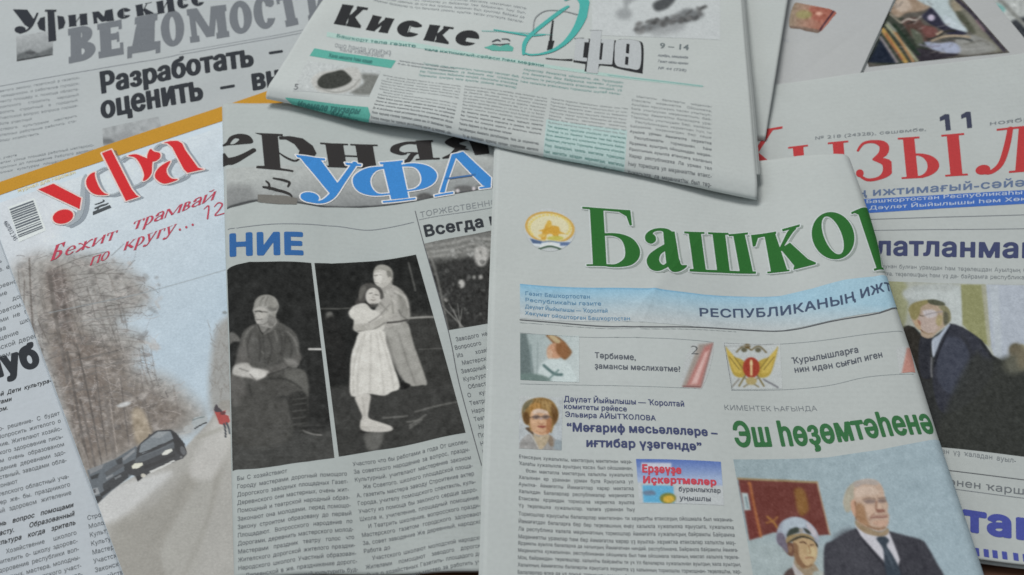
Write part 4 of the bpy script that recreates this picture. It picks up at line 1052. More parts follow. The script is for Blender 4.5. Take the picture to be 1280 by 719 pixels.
    while y < .97:
        w = r.uniform(.012, .05); a, b_ = tl + (bl_ - tl) * y, tr_ + (br2 - tr_) * y; c, d = tl + (bl_ - tl) * (y + w), tr_ + (br2 - tr_) * (y + w)
        br_.append(traced(pg, [('p', [tuple(a), tuple(b_), tuple(d), tuple(c)], 1)], *O, K)); y += w + r.uniform(.02, .05)
    title(pg, 'barcode', br_, ink('code_grey', 92, 98, 106), code, 3, step=.2)
    line(pg, 'small_print', [('4607012 345', [(4, 278), (18, 302)], (9, 275), .01, 1)], ink('code_grey', 92, 98, 106), t, 2)
    # small emblem: running marten over a bar
    title(pg, 'emblem', [traced(pg, [('p', [(440, 436), (520, 404), (528, 416), (440, 452)], 1), ('s', [(452, 420, 8), (478, 408, 10), (500, 402, 8), (512, 396, 5)], 1), ('s', [(450, 402, 4), (470, 396, 6), (492, 386, 7), (488, 380, 4)], 1), ('s', [(470, 412, 4), (462, 426, 4)], 1)], *O, K)], ink('emblem_dark', 72, 76, 80), t, 3, step=.22)
magazine_c()
# ================================================================== D: evening newspaper with the theatre photographs
def paper_d():
    def hump(pg, u, v):
        # the sheet waves across its width: proud near the fold, a trough to the right of it
        return 1.6 * np.exp(-((u - 34) / 16) ** 2) - 1.2 * np.exp(-((u - 78) / 18) ** 2) + 1.0 * np.exp(-((u - 108) / 16) ** 2)
    pg = Page([(281, 128), (640, 146), (670, 735), (297, 745)], [10.5, 10.5, 10.5, 10.5], hump, {'left': (2.2, [(5.0, 50), (1.3, 130)], 40)}, seed=7, wave=.5)
    t = paper_thing('newspaper', 'folded newspaper with blue УФА masthead and two black-and-white theatre photographs', 'newspaper', pg, GROUP)
    sheet(pg, 'front_page', NEWSG, t, .3, v=(0, pg.H - 12))
    sheet(pg, 'inner_pages', NEWSG, t, 1.6, u=(7, pg.W), v=(1, pg.H - 13), down=.7)
    # grey panorama printed behind the masthead
    p = Picture(pg, [(283, 212), (330, 207), (400, 211), (470, 210), (540, 204), (624, 190)], [(284, 262), (320, 252), (360, 253), (400, 259), (450, 260), (520, 252), (624, 233)], .5)
    p.fill((161, 165, 163)).grad((430, 214), (162, 166, 164), (434, 258), (128, 131, 132))
    p.poly([(283, 236), (312, 234), (318, 254), (283, 264)], (122, 124, 124), 7, .8)
    p.line([(284, 261), (320, 251), (360, 252), (400, 258), (450, 259), (520, 251), (624, 232)], 2.4, (60, 62, 64), 1)
    for x, y, rx, ry, c in ((530, 246, 9, 4, 84), (580, 236, 12, 4, 96), (556, 243, 6, 2.5, 116), (600, 234, 6, 3, 110), (505, 250, 6, 3, 112), (350, 250, 26, 4, 112)): p.ell(x, y, rx, ry, (c, c, c), 2)
    p.ell(572, 239, 2.2, 2.4, (196, 190, 192), .8).ell(592, 236, 2, 2.2, (196, 186, 190), .8)
    p.noise(3, 4, 30); p.put('masthead_panorama', t)
    k, o, o2, k2 = 4.793, (270, 120), (440, 140), 5.53
    kw = dict(T=.5, t=.06, s=.14, b=.06)
    L = [traced(pg, [('c', [(60, 282), (85, 245), (140, 228), (200, 240), (222, 280), (160, 290), (60, 300), (40, 300)], 1), ('c', [(85, 288), (110, 256), (140, 262), (110, 288)], -1),
                     ('s', [(30, 380, 20), (60, 398, 26), (110, 386, 20), (170, 358, 14), (226, 326, 12)], 1)], *o, k),
         traced(pg, [('p', [(272, 225), (370, 232), (388, 440), (292, 436)], 1), ('p', [(228, 222), (400, 230), (400, 242), (280, 238)], 1), ('p', [(244, 420), (300, 420), (400, 436), (466, 448), (462, 458), (240, 434)], 1),
                     ('p', [(376, 246), (440, 242), (520, 256), (580, 300), (602, 345), (590, 362), (490, 362), (500, 330), (470, 290), (420, 262), (380, 262)], 1), ('s', [(376, 340, 6), (420, 370, 12), (470, 390, 12), (500, 378, 8)], 1)], *o, k)]
    L += [boxed(pg, 'н', (405, 209), (477, 211), (400, 178.5), **kw)]
    L += [traced(pg, [('p', [(440, 206), (545, 200), (562, 330), (468, 332)], 1), ('p', [(440, 200), (560, 196), (560, 210), (440, 214)], 1), ('p', [(440, 326), (608, 318), (606, 330), (440, 336)], 1),
                      ('c', [(450, 208), (370, 208), (290, 230), (264, 258), (275, 282), (340, 300), (380, 290), (330, 270), (340, 240), (390, 224), (452, 226)], 1), ('s', [(460, 286, 8), (400, 282, 8), (340, 290, 10)], 1),
                      ('s', [(455, 286, 10), (420, 296, 30), (390, 335, 30), (345, 352, 10)], 1)], *o2, k2),
          traced(pg, [('p', [(800, 180), (930, 190), (950, 290), (850, 300)], 1), ('c', [(860, 180), (720, 170), (640, 210), (700, 250), (760, 262), (790, 240), (740, 220), (800, 200)], 1), ('s', [(800, 262, 10), (730, 258, 24), (690, 300, 30), (630, 320, 12)], 1)], *o2, k2)]
    title(pg, 'masthead_line', L, ink('warm_black', 48, 46, 46), t, 2, label='black fat serif lettering ерняя')
    U = [traced(pg, [('p', [(500, 368), (622, 380), (745, 548), (690, 592), (676, 580)], 1), ('p', [(478, 356), (655, 378), (652, 390), (490, 372)], 1), ('s', [(832, 408, 26), (760, 510, 30), (690, 606, 34), (620, 640, 18), (550, 628, 20)], 1), ('c', [tuple(q) for q in ell(562, 610, 56, 30, 8)], 1), ('p', [(772, 402), (872, 412), (868, 424), (780, 416)], 1)], *o, k),
         traced(pg, [('p', [(214, 368), (340, 350), (392, 596), (272, 608)], 1), ('p', [(190, 352), (352, 338), (352, 352), (196, 366)], 1), ('p', [(212, 620), (440, 596), (440, 608), (214, 632)], 1),
                     ('c', [(236, 380), (110, 390), (20, 440), (8, 500), (50, 556), (140, 582), (262, 575), (258, 566), (180, 566), (135, 520), (130, 460), (170, 410), (240, 392)], 1),
                     ('c', [(345, 368), (430, 358), (530, 378), (586, 430), (570, 490), (500, 532), (385, 552), (384, 544), (440, 530), (478, 490), (472, 430), (430, 386), (348, 380)], 1)], *o2, k2),
         traced(pg, [('p', [(695, 296), (768, 278), (962, 458), (958, 520), (906, 514)], 1), ('p', [(690, 296), (725, 300), (655, 500), (640, 560), (606, 560)], 1), ('p', [(570, 578), (700, 556), (700, 568), (572, 590)], 1), ('p', [(880, 524), (960, 512), (958, 526), (882, 536)], 1)], *o2, k2)]
    title(pg, 'masthead_edge', U, ink('edge_white', 206, 210, 214), t, 3, .75)
    title(pg, 'masthead_title', U, ink('title_blue', 58, 124, 188), t, 4, label='blue serif lettering УФА')
    title(pg, 'crossbar_rule', [traced(pg, [('s', [(650, 466, 13), (750, 452, 13), (850, 438, 13)], 1)], *o2, k2)], ink('bar_blue', 70, 104, 150), t, 4)
    title(pg, 'emblem', [traced(pg, [('s', [(345, 496, 10), (400, 506, 14), (440, 520, 14), (432, 545, 10)], 1), ('s', [(285, 548, 12), (330, 556, 18), (390, 572, 18), (440, 590, 14), (455, 605, 8)], 1), ('s', [(300, 512, 8), (318, 530, 12), (320, 560, 10)], 1)], *o, k)], ink('warm_black', 48, 46, 46), t, 4, step=.25)
    panel(pg, 'emblem_panel', [(250, 592), (330, 594), (420, 600), (488, 616), (484, 652), (380, 650), (250, 636)], ink('emblem_grey', 108, 106, 102), t, 2, ox=270, oy=120, k=k)
    rl = ink('rule_grey', 116, 120, 126)
    rule(pg, 'rule_line', [[(285, 287), (330, 281), (370, 280), (420, 283), (457, 288), (490, 284), (517, 278)]], .9, rl, t)
    line(pg, 'headline', [('НИЕ', [(285, 321), (317, 318), (350, 317.5), (381, 318)], (284.6, 295), .048)], ink('headline_bright_blue', 48, 92, 146), t, cut=1.5, label='bold blue headline ending НИЕ')
    # seated man
    z = dict(o=(280, 350), k=3.125)
    p = Picture(pg, [(284, 338), (296, 331), (312, 327.5), (350, 327), (389, 329)], [(291, 589), (320, 586), (350, 582), (385, 577), (418, 572.5)], .42)
    p.grad((330, 330), (36, 37, 36), (345, 590), (46, 46, 45)).noise(2.5, 6, 31)
    p.poly([(0, 590), (300, 600), (440, 590), (440, 760), (0, 760)], (66, 66, 64), 8, **z).poly([(20, 480), (250, 470), (256, 620), (30, 640)], (66, 66, 63), 4, **z)
    p.poly([(20, 370), (60, 355), (140, 372), (250, 342), (310, 352), (326, 400), (330, 480), (325, 560), (300, 592), (265, 560), (250, 452), (150, 470), (70, 490), (30, 480)], (72, 71, 68), 1.0, **z).poly([(240, 350), (310, 352), (328, 400), (326, 450), (300, 420), (250, 400)], (92, 91, 87), 2.5, **z).line([(150, 378), (240, 384), (300, 420)], 2.4, (52, 52, 50), 1.6, .8, **z).poly([(24, 376), (70, 372), (84, 430), (60, 486), (30, 478)], (88, 86, 83), 2.5, **z).line([(96, 400), (110, 470)], 2, (50, 50, 48), 1.5, .8, **z)
    p.poly([(60, 470), (240, 460), (262, 560), (230, 640), (60, 640)], (74, 73, 70), 8, **z)
    p.poly([(252, 450), (318, 440), (330, 560), (300, 600), (266, 560)], (50, 50, 48), 2, **z)
    for yy in (465, 485, 512, 540, 565): p.line([(268, yy), (318, yy - 6)], 1.2, (86, 85, 82), .8, .8, **z)
    p.line([(296, 586), (335, 596), (378, 606)], 5, (50, 50, 48), 1.2, **z).line([(310, 588), (345, 602), (380, 606)], 2, (136, 134, 130), .8, .9, **z)
    p.poly([(118, 168), (88, 184), (68, 210), (56, 270), (44, 330), (60, 352), (120, 352), (200, 352), (285, 335), (297, 280), (282, 212), (240, 176), (200, 158)], (84, 83, 80), 1.2, **z)
    p.poly([(150, 190), (240, 190), (270, 260), (240, 320), (160, 330), (130, 250)], (78, 77, 74), 6, **z).line([(150, 200), (160, 330)], 1, (62, 62, 60), .8, **z).line([(240, 210), (228, 290), (200, 330)], 2, (64, 63, 61), 1.5, **z)
    p.poly([(60, 250), (100, 240), (96, 310), (50, 330)], (92, 90, 87), 4, **z).line([(290, 300), (240, 328), (165, 352)], 9, (90, 88, 85), 2, **z).line([(288, 318), (230, 346), (170, 364)], 1.6, (56, 55, 53), 1, **z).ell(266, 318, 26, 12, (122, 120, 116), 3, 15, **z)
    p.poly([(50, 325), (90, 318), (110, 335), (160, 345), (172, 358), (130, 386), (105, 378), (40, 368), (34, 345)], (168, 165, 160), 2, **z).line([(60, 340), (100, 352), (140, 350)], 1.2, (112, 110, 106), 1, **z).ell(128, 360, 34, 18, (190, 187, 182), 2, 8, **z).line([(100, 362), (120, 384)], 1.2, (104, 101, 98), .8, **z)
    p.poly([(130, 150), (190, 146), (212, 160), (180, 190), (140, 186)], (108, 106, 102), 2, **z).line([(132, 178), (160, 192), (200, 168)], 1.5, (60, 60, 58), 1, **z)
    h_ = dict(o=(280, 340), k=5.533)
    p.poly([(204, 236), (214, 196), (250, 162), (310, 156), (356, 180), (376, 226), (370, 262), (356, 300), (362, 344), (330, 380), (290, 372), (236, 358), (216, 330), (208, 290), (198, 262)], (150, 148, 143), .4, **h_)
    p.poly([(206, 240), (216, 196), (250, 162), (310, 156), (356, 180), (378, 226), (368, 258), (340, 262), (310, 240), (290, 232), (240, 234), (214, 250)], (134, 132, 126), 1.0, **h_)
    for a_, c_ in ((.0, 158), (.25, 104), (.5, 152), (.7, 98), (.9, 146)): p.line([(222 + a_ * 90, 228), (234 + a_ * 80, 196), (262 + a_ * 60, 168)], 1.2, (c_, c_ - 2, c_ - 6), .4, .7, **h_)
    p.poly([(300, 236), (350, 244), (372, 226), (366, 258), (340, 268), (312, 262)], (66, 65, 62), 1.2, .5, **h_).ell(346, 290, 12, 22, (140, 138, 132), .5, **h_).poly([(312, 290), (350, 310), (356, 344), (320, 372), (300, 340)], (116, 114, 110), 1, **h_)
    p.poly([(212, 250), (260, 238), (290, 252), (296, 290), (270, 316), (232, 330), (214, 300)], (170, 167, 161), 2.0, **h_).line([(214, 268), (240, 264), (262, 270)], 1.7, (66, 65, 62), .5, .95, **h_).line([(270, 268), (296, 272)], 1.4, (84, 82, 79), .4, .8, **h_)
    p.line([(222, 274), (208, 296), (220, 304)], .8, (112, 110, 106), .3, .9, **h_).line([(222, 320), (250, 322), (262, 316)], 1, (94, 91, 88), .3, .9, **h_).line([(236, 356), (270, 354), (300, 340)], 1.2, (104, 102, 98), .5, .8, **h_).ell(238, 336, 16, 8, (168, 165, 160), .6, **h_)
    p.poly([(230, 360), (262, 374), (300, 372), (270, 410), (240, 396)], (120, 118, 114), .7, **h_).line([(232, 356), (250, 400), (270, 420)], 1.4, (46, 46, 44), .4, **h_).line([(340, 350), (330, 390), (276, 420)], 2.2, (112, 110, 106), .5, .8, **h_)
    for q_ in (((300, 420), (330, 520), (300, 620)), ((420, 420), (470, 500), (460, 580)), ((180, 420), (160, 500), (170, 580)), ((380, 400), (400, 480), (390, 560)), ((240, 430), (250, 520), (240, 600))): p.line(q_, 2.6, (58, 57, 55), 1.2, .7, **h_)
    for q_ in (((440, 410), (490, 470), (510, 560)), ((200, 370), (150, 420), (130, 500)), ((350, 400), (368, 470)), ((260, 540), (270, 552)), ((420, 590), (450, 640), (500, 650))): p.line(q_, 2.2, (116, 114, 110), 1, .7, **h_)
    p.poly([(0, 440), (40, 410), (90, 430), (110, 470), (60, 480), (0, 520)], (112, 110, 106), 1.5, .8, **h_)
    p.line([(332, 269), (386, 269)], 2.4, (196, 194, 190), .7, **z)
    r = np.random.default_rng(33)
    for i in range(60): p.line([(r.uniform(0, 420), yy := r.uniform(560, 720)), (r.uniform(0, 420), yy + r.uniform(-6, 2))], .9, (c := r.uniform(56, 96), c, c - 2), .8, .25, **z)
    p.noise(5, 2.6, 32).noise(5, 6, 132); p.put('photograph', t, label='black-and-white photograph of a seated man in a military tunic')
    # embracing couple
    z = dict(o=(400, 310), k=2.663)
    p = Picture(pg, [(393, 329), (430, 329), (470, 326.5), (520, 318.5)], [(423.5, 571), (470, 563), (530, 552), (582, 541)], .42)
    p.fill((34, 35, 34)).noise(2.5, 8, 34)
    p.poly([(0, 480), (260, 460), (420, 430), (520, 700), (0, 760)], (58, 58, 56), 6, **z)
    p.poly([(220, 250), (400, 240), (450, 420), (330, 470)], (52, 52, 50), 4, **z)
    for i in range(14): p.line([(300 + i * 9, 150 + (i % 3) * 12), (330 + i * 10, 420)], .8, (66, 66, 63), .7, .5, **z)
    p.line([(295, 50), (318, 145)], 1.5, (112, 111, 107), 1, .8, **z).line([(215, 248), (300, 238), (388, 236)], 2.4, (138, 136, 131), .9, **z).line([(330, 345), (410, 342)], 1.2, (96, 95, 92), .8, .8, **z).line([(0, 202), (110, 202)], 1.4, (104, 103, 99), .9, .8, **z)
    p.ell(32, 232, 12, 18, (150, 148, 142), 3, **z).ell(38, 275, 14, 14, (128, 126, 121), 3, **z).ell(48, 300, 8, 18, (104, 102, 99), 3, **z).poly([(10, 250), (60, 240), (90, 420), (20, 430)], (36, 36, 35), 5, **z)
    for a, b_ in (((300, 592), (352, 560)), ((300, 600), (330, 582)), ((318, 548), (460, 516)), ((210, 565), (290, 560)), ((290, 580), (340, 575))): p.line([a, b_], 2, (112, 111, 107), 1.2, .8, **z)
    p.poly([(150, 620), (210, 615), (195, 668), (160, 672)], (104, 103, 99), 3, .85, **z).line([(140, 612), (240, 606)], 3, (34, 34, 33), 1.5, .8, **z)
    # man
    p.poly([(212, 268), (285, 250), (306, 300), (316, 336), (356, 452), (340, 462), (300, 462), (268, 430), (238, 370), (222, 320)], (148, 146, 140), 1, **z).line([(262, 290), (290, 380), (318, 456)], 2, (120, 118, 113), 1.6, .8, **z).line([(222, 300), (250, 390), (275, 440)], 2.5, (104, 102, 98), 2, .7, **z)
    p.poly([(262, 450), (300, 458), (290, 472), (262, 470)], (28, 28, 27), 1, **z)
    p.poly([(206, 140), (236, 124), (262, 134), (288, 165), (298, 205), (296, 238), (252, 262), (214, 268), (178, 250), (172, 230), (192, 190)], (160, 157, 151), 1, **z).poly([(262, 140), (292, 175), (298, 236), (270, 250), (262, 190)], (136, 134, 128), 4, **z)
    p.poly([(196, 118), (232, 108), (240, 134), (204, 144)], (150, 147, 141), 1, **z).ell(205, 94, 26, 36, (188, 184, 178), 1, 8, **z).ell(228, 98, 14, 30, (150, 147, 141), 3, **z).ell(236, 102, 5, 9, (170, 166, 160), .8, **z)
    p.poly([(180, 78), (190, 60), (214, 56), (236, 68), (242, 92), (232, 92), (220, 76), (196, 74)], (152, 149, 142), 1, **z).line([(186, 92), (204, 92)], 1.2, (96, 94, 90), .7, **z).line([(184, 118), (198, 120)], 1, (130, 127, 122), .7, **z)
    # woman
    p.poly([(132, 160), (136, 132), (160, 118), (190, 124), (208, 146), (200, 160), (180, 148), (156, 152), (150, 184), (128, 190), (116, 184)], (66, 64, 62), 1.4, **z)
    p.ell(178, 164, 26, 30, (194, 190, 184), 1, -10, **z).line([(166, 160), (174, 160)], 1.1, (96, 93, 90), .6, **z).line([(186, 164), (194, 166)], 1.1, (96, 93, 90), .6, **z).line([(172, 180), (186, 182)], 1.1, (112, 104, 102), .6, **z).ell(180, 192, 14, 6, (84, 82, 79), 2, **z)
    p.poly([(98, 216), (118, 192), (152, 186), (172, 206), (196, 214), (214, 250), (206, 280), (136, 288), (114, 268), (112, 238)], (192, 189, 182), 1, **z).poly([(96, 214), (120, 196), (140, 214), (124, 240), (104, 236)], (194, 191, 184), 1.5, **z)
    p.line([(122, 268), (170, 262), (214, 240), (240, 205)], 9, (166, 163, 156), 1.2, **z).line([(126, 280), (176, 274), (216, 252)], 1.2, (112, 110, 105), 1, **z).line([(164, 250), (200, 226), (232, 190)], 1.4, (128, 125, 120), 1, **z)
    p.poly([(136, 282), (208, 276), (222, 320), (244, 390), (266, 464), (238, 480), (212, 492), (160, 486), (104, 492), (100, 420), (104, 360), (118, 318)], (200, 197, 190), 1, **z)
    for a, b_, c_ in (((150, 290), (130, 380), (124, 486)), ((170, 290), (168, 400), (166, 484)), ((188, 288), (204, 390), (214, 486)), ((200, 284), (232, 390), (246, 470)), ((140, 300), (112, 400), (112, 480))): p.line([a, b_, c_], 1.8, (172, 169, 162), 1.6, .8, **z)
    p.poly([(118, 494), (166, 488), (164, 530), (162, 566), (200, 580), (238, 594), (236, 608), (180, 614), (138, 606), (134, 580), (140, 560), (128, 530)], (188, 184, 177), .9, **z).line([(142, 500), (150, 560)], 2, (160, 157, 150), 1.5, .8, **z)
    h_ = dict(o=(430, 320), k=5.533)
    p.poly([(206, 150), (204, 110), (226, 78), (262, 64), (306, 74), (328, 110), (328, 150), (312, 190), (276, 220), (238, 214), (212, 186)], (176, 173, 166), .4, **h_)
    p.poly([(206, 118), (216, 84), (256, 64), (308, 74), (330, 112), (332, 150), (312, 148), (300, 112), (262, 96), (226, 100)], (146, 144, 136), .5, **h_).poly([(296, 104), (326, 110), (330, 150), (306, 150)], (112, 110, 104), .8, **h_).ell(318, 160, 10, 16, (172, 168, 160), .4, **h_)
    p.poly([(206, 130), (250, 118), (262, 160), (248, 196), (218, 186)], (198, 195, 188), 1, **h_).line([(210, 138), (232, 134)], 1.1, (104, 101, 96), .4, .9, **h_).line([(244, 132), (262, 134)], 1, (124, 121, 115), .4, .8, **h_).line([(216, 184), (240, 190)], 1, (124, 120, 114), .4, .8, **h_).line([(222, 142), (212, 164), (222, 170)], .8, (140, 136, 130), .3, .8, **h_)
    p.poly([(104, 250), (120, 210), (170, 190), (222, 206), (262, 240), (276, 290), (250, 300), (236, 240), (190, 222), (150, 240), (140, 280), (150, 310), (104, 312)], (78, 76, 73), .8, **h_).poly([(110, 240), (150, 212), (150, 240), (126, 290), (106, 300)], (104, 102, 97), 1, .8, **h_)
    p.ell(204, 276, 46, 54, (186, 182, 175), .5, -12, **h_).line([(176, 262), (194, 258)], 1.1, (88, 85, 81), .4, .9, **h_).line([(216, 270), (236, 274)], 1.1, (88, 85, 81), .4, .9, **h_).line([(204, 268), (200, 288), (210, 292)], .8, (140, 135, 129), .3, .8, **h_).line([(190, 306), (204, 310), (218, 306)], 1.3, (128, 120, 115), .5, .8, **h_).poly([(160, 326), (190, 342), (224, 346), (236, 330), (200, 360), (176, 352)], (62, 60, 58), .8, **h_)
    for q_ in (((280, 250), (330, 300), (340, 400)), ((380, 270), (410, 340), (400, 400)), ((250, 330), (300, 380)), ((350, 260), (420, 300), (440, 380))): p.line(q_, 2.4, (124, 122, 116), 1, .7, **h_)
    for q_ in (((300, 260), (350, 330)), ((360, 250), (420, 290), (444, 360)), ((60, 360), (110, 350), (150, 380)), ((200, 410), (260, 380))): p.line(q_, 2.4, (190, 187, 180), 1.2, .6, **h_)
    p.line([(300, 468), (380, 462), (440, 450)], 2.2, (62, 60, 58), .5, .9, **h_).line([(380, 380), (400, 420), (430, 440)], 1.6, (96, 94, 90), .6, .8, **h_)
    p.noise(5, 2.6, 35).noise(5, 6, 135); p.put('photograph', t, label='black-and-white photograph of an embracing couple, the woman in a pale dress')
    # crowd picture, cut by the next newspaper
    o7, k7 = (270, 240), 2.995
    p = Picture(pg, [(530, 305), (611, 289), (650, 281)], [(560, 413), (607, 405), (650, 397)], .45)
    z = dict(o=o7, k=k7)
    p.fill((62, 62, 60)).poly([(770, 190), (1030, 145), (1200, 120), (1200, 240), (960, 250), (800, 250)], (112, 112, 109), 5, **z)
    for i, y in enumerate((200, 222, 240)): p.line([(790, y + 6), (880, y - 6), (960, y - 26), (1040, y - 20)], 3, (152, 151, 147), 2, .7, **z)
    p.poly([(810, 300), (1040, 260), (1060, 490), (860, 520)], (50, 50, 49), 6, **z)
    p.ell(992, 240, 26, 40, (168, 166, 162), 3, **z).ell(918, 345, 12, 16, (170, 168, 164), 2, **z).ell(860, 405, 8, 8, (130, 128, 124), 2, **z).ell(990, 320, 8, 8, (160, 158, 154), 2, **z).ell(965, 320, 6, 6, (150, 148, 144), 2, **z)
    for i in range(6): p.line([(840 + i * 16, 420 + (i % 2) * 20), (930 - i * 4, 510)], .9, (138, 137, 133), .8, .8, **z)
    for i in range(22): p.ell(p.r.uniform(790, 1040), p.r.uniform(180, 240), p.r.uniform(4, 12), p.r.uniform(3, 8), (c := p.r.uniform(90, 165), c, c - 3), .8, p.r.uniform(0, 180), .7, **z)
    for i in range(60): p.ell(p.r.uniform(800, 1050), p.r.uniform(260, 500), p.r.uniform(3, 10), p.r.uniform(3, 9), (c := p.r.uniform(36, 104), c, c - 2), .8, p.r.uniform(0, 180), .6, **z)
    p.line([(790, 200), (830, 330), (868, 515)], 3, (118, 117, 113), 1.2, .7, **z)
    p.noise(14, 3, 36).noise(6, 1.6, 37); p.put('photograph', t, label='small dark crowd photograph')
    rule(pg, 'rule_line', [[(519, 264), (530, 306), (561, 416), (574, 480), (602, 582)]], 1.0, ink('rule_dark', 90, 92, 96), t)
    rule(pg, 'rule_line', [[(524, 275), (614, 260), (650, 253)]], .7, rl, t)
    line(pg, 'subtitle', [('ТОРЖЕСТВЕННО', [(525, 272.5), (622, 255.5)], (524, 265.5), .0)], TEXTL, t)
    line(pg, 'headline', [('Всегда на', [(530.5, 296.5), (637, 277)], (527.5, 283), .035, 5)], ink('headline_dark', 48, 51, 56), t, label='bold headline Всегда н')
    column(pg, 'text_column', [(564, 420), (630, 406), (652, 560), (604, 570)], 15, TEXT, t, seed=14, bold=.012, short=.05)
    column(pg, 'text_column', [(296, 593), (432, 577), (448, 716), (298, 736)], 14, TEXT, t, seed=15, bold=.006, short=.06)
    column(pg, 'text_column', [(440, 575), (584, 546), (614, 704), (460, 734)], 16, TEXT, t, seed=16, bold=.006, short=.1)
paper_d()

# ================================================================== F: green masthead newspaper, centre right
def paper_f():
    def hump(pg, u, v):
        a = u / pg.W; b = v / pg.H
        A = 11.5 - 6.5 * sstep(0.0, .55, b) - 3.5 * sstep(.5, 1.0, b)
        return A * sstep(.66, .99, a) - .6 * np.exp(-((a - .62) / .1) ** 2)
    pg = Page([(620, 180), (1061, 213), (1258, 783), (600, 760)], [14.5, 13.5, 13.5, 13.5], hump, {'right': (7.0, [(6.5, 70), (2.2, 100)], 45)}, seed=8, wave=.6)
    t = paper_thing('newspaper', 'folded newspaper with green masthead Башҡор and a round gold emblem, bulging at its right fold', 'newspaper', pg, GROUP)
    sheet(pg, 'front_page', NEWS, t, .3)
    sheet(pg, 'inner_page', NEWS, t, .22, u=(-.45, pg.W - 9), v=(1.4, pg.H), down=.5)
    sheet(pg, 'inner_page', NEWS, t, .22, u=(.5, pg.W - 9), v=(-.6, pg.H), down=.95)
    sheet(pg, 'inner_page', NEWS, t, .22, u=(-1.0, pg.W - 9), v=(.6, pg.H), down=1.4)
    sheet(pg, 'inner_page', NEWS, t, .4, u=(.2, pg.W - 9), v=(.3, pg.H), down=1.85)
    # masthead
    A, ka = (640, 250), 4.923
    B_, kb = (880, 220), 4.923
    L = [traced(pg, [('p', [(478, 48), (562, 60), (582, 410), (498, 404)], 1), ('p', [(432, 44), (728, 66), (728, 82), (432, 56)], 1), ('p', [(640, 62), (728, 66), (738, 158), (724, 160), (704, 104), (660, 78)], 1), ('p', [(458, 398), (680, 402), (680, 414), (458, 408)], 1),
                     ('c', [(570, 208), (660, 210), (740, 240), (784, 300), (780, 360), (730, 404), (640, 416), (575, 410), (580, 398), (640, 396), (690, 360), (694, 300), (670, 246), (620, 224), (572, 222)], 1)], *A, ka),
         traced(pg, [('p', [(930, 200), (1000, 196), (1030, 380), (950, 400)], 1), ('c', [(1000, 216), (960, 182), (900, 176), (850, 190), (820, 220), (824, 256), (856, 272), (884, 254), (882, 226), (866, 206), (900, 192), (936, 204), (950, 250), (1000, 262)], 1),
                     ('c', [(960, 268), (900, 296), (846, 336), (828, 380), (850, 426), (900, 440), (950, 420), (972, 390), (958, 384), (930, 402), (906, 376), (916, 336), (964, 300)], 1), ('c', [(952, 380), (1020, 360), (1040, 400), (1076, 404), (1062, 424), (1020, 444), (976, 436)], 1)], *A, ka)]
    for x0, x1, w, y0, y1 in ((1085, 1118, 76, 200, 440), (1232, 1262, 78, 205, 440)):
        L.append(traced(pg, [('p', [(x0, y0), (x0 + w, y0 + 3), (x1 + w, y1 + 4), (x1, y1)], 1), ('p', [(x0 - 26, y0 - 4), (x0 + w + 22, y0), (x0 + w + 22, y0 + 12), (x0 - 26, y0 + 8)], 1)], *A, ka))
    L.append(traced(pg, [('p', [(178, 362), (248, 352), (300, 592), (220, 592)], 1), ('p', [(150, 362), (270, 350), (270, 362), (152, 374)], 1)], *B_, kb))
    L.append(traced(pg, [('p', [(-88, 574), (100, 582), (320, 590), (318, 604), (100, 598), (-90, 590)], 1)], *B_, kb))
    L.append(traced(pg, [('p', [(372, 372), (436, 352), (512, 582), (412, 594)], 1), ('p', [(288, 366), (444, 344), (444, 358), (332, 384), (316, 434), (300, 438)], 1), ('p', [(388, 592), (526, 578), (526, 588), (390, 602)], 1),
                         ('s', [(462, 470, 14), (500, 400, 20), (530, 348, 26), (556, 326, 18)], 1), ('p', [(480, 330), (590, 300), (588, 314), (484, 344)], 1), ('p', [(470, 452), (528, 412), (640, 514), (690, 536), (686, 546), (550, 580), (552, 566), (556, 556)], 1)], *B_, kb))
    L.append(traced(pg, [('c', [tuple(q) for q in ell(794, 370, 128, 148, -22)], 1), ('c', [tuple(q) for q in ell(792, 368, 54, 124, -22)], -1)], *B_, kb))
    L.append(traced(pg, [('p', [(916, 226), (985, 218), (1092, 566), (1062, 572), (950, 240)], 1), ('p', [(905, 226), (990, 216), (990, 228), (908, 238)], 1), ('p', [(1044, 574), (1100, 566), (1104, 580), (1046, 586)], 1)], *B_, kb))
    title(pg, 'masthead_shadow', L, ink('drop_grey2', 142, 150, 146), t, 1, .3, (1.4, 1.0))
    title(pg, 'masthead_edge', L, ink('edge_pale', 184, 190, 190), t, 2, .75)
    title(pg, 'masthead_title', L, ink('title_green', 44, 98, 46), t, 3, label='green serif lettering Башҡор')
    # round emblem
    p = Picture(pg, [(650, 255), (724, 259)], [(650, 320), (724, 324)], .3)
    z = dict(o=A, k=ka)
    p.fill((176, 181, 182)).ell(234, 172, 154, 98, (196, 152, 66), .6, 8, **z).ell(234, 172, 138, 86, (204, 196, 158), .8, 8, **z)
    r = np.random.default_rng(3)
    for i in range(22):
        a = math.radians(150 + i * 240 / 21); p.ell(234 + 126 * math.cos(a), 172 + 78 * math.sin(a), 9, 7, (208, 186, 96), .6, **z)
    p.poly([(180, 240), (190, 200), (168, 192), (200, 180), (214, 150), (250, 160), (290, 168), (300, 196), (330, 212), (290, 214), (296, 246), (270, 246), (250, 214), (220, 216), (210, 246)], (202, 150, 48), 1, **z)
    p.ell(232, 150, 16, 22, (206, 164, 62), .8, **z).ell(270, 238, 50, 14, (186, 176, 74), 1.2, **z).ell(190, 222, 26, 10, (206, 170, 82), 1, **z)
    p.poly([(112, 236), (180, 252), (234, 262), (300, 258), (362, 256), (348, 288), (290, 292), (234, 280), (180, 288), (134, 278)], (196, 204, 210), .7, smooth=False, **z)
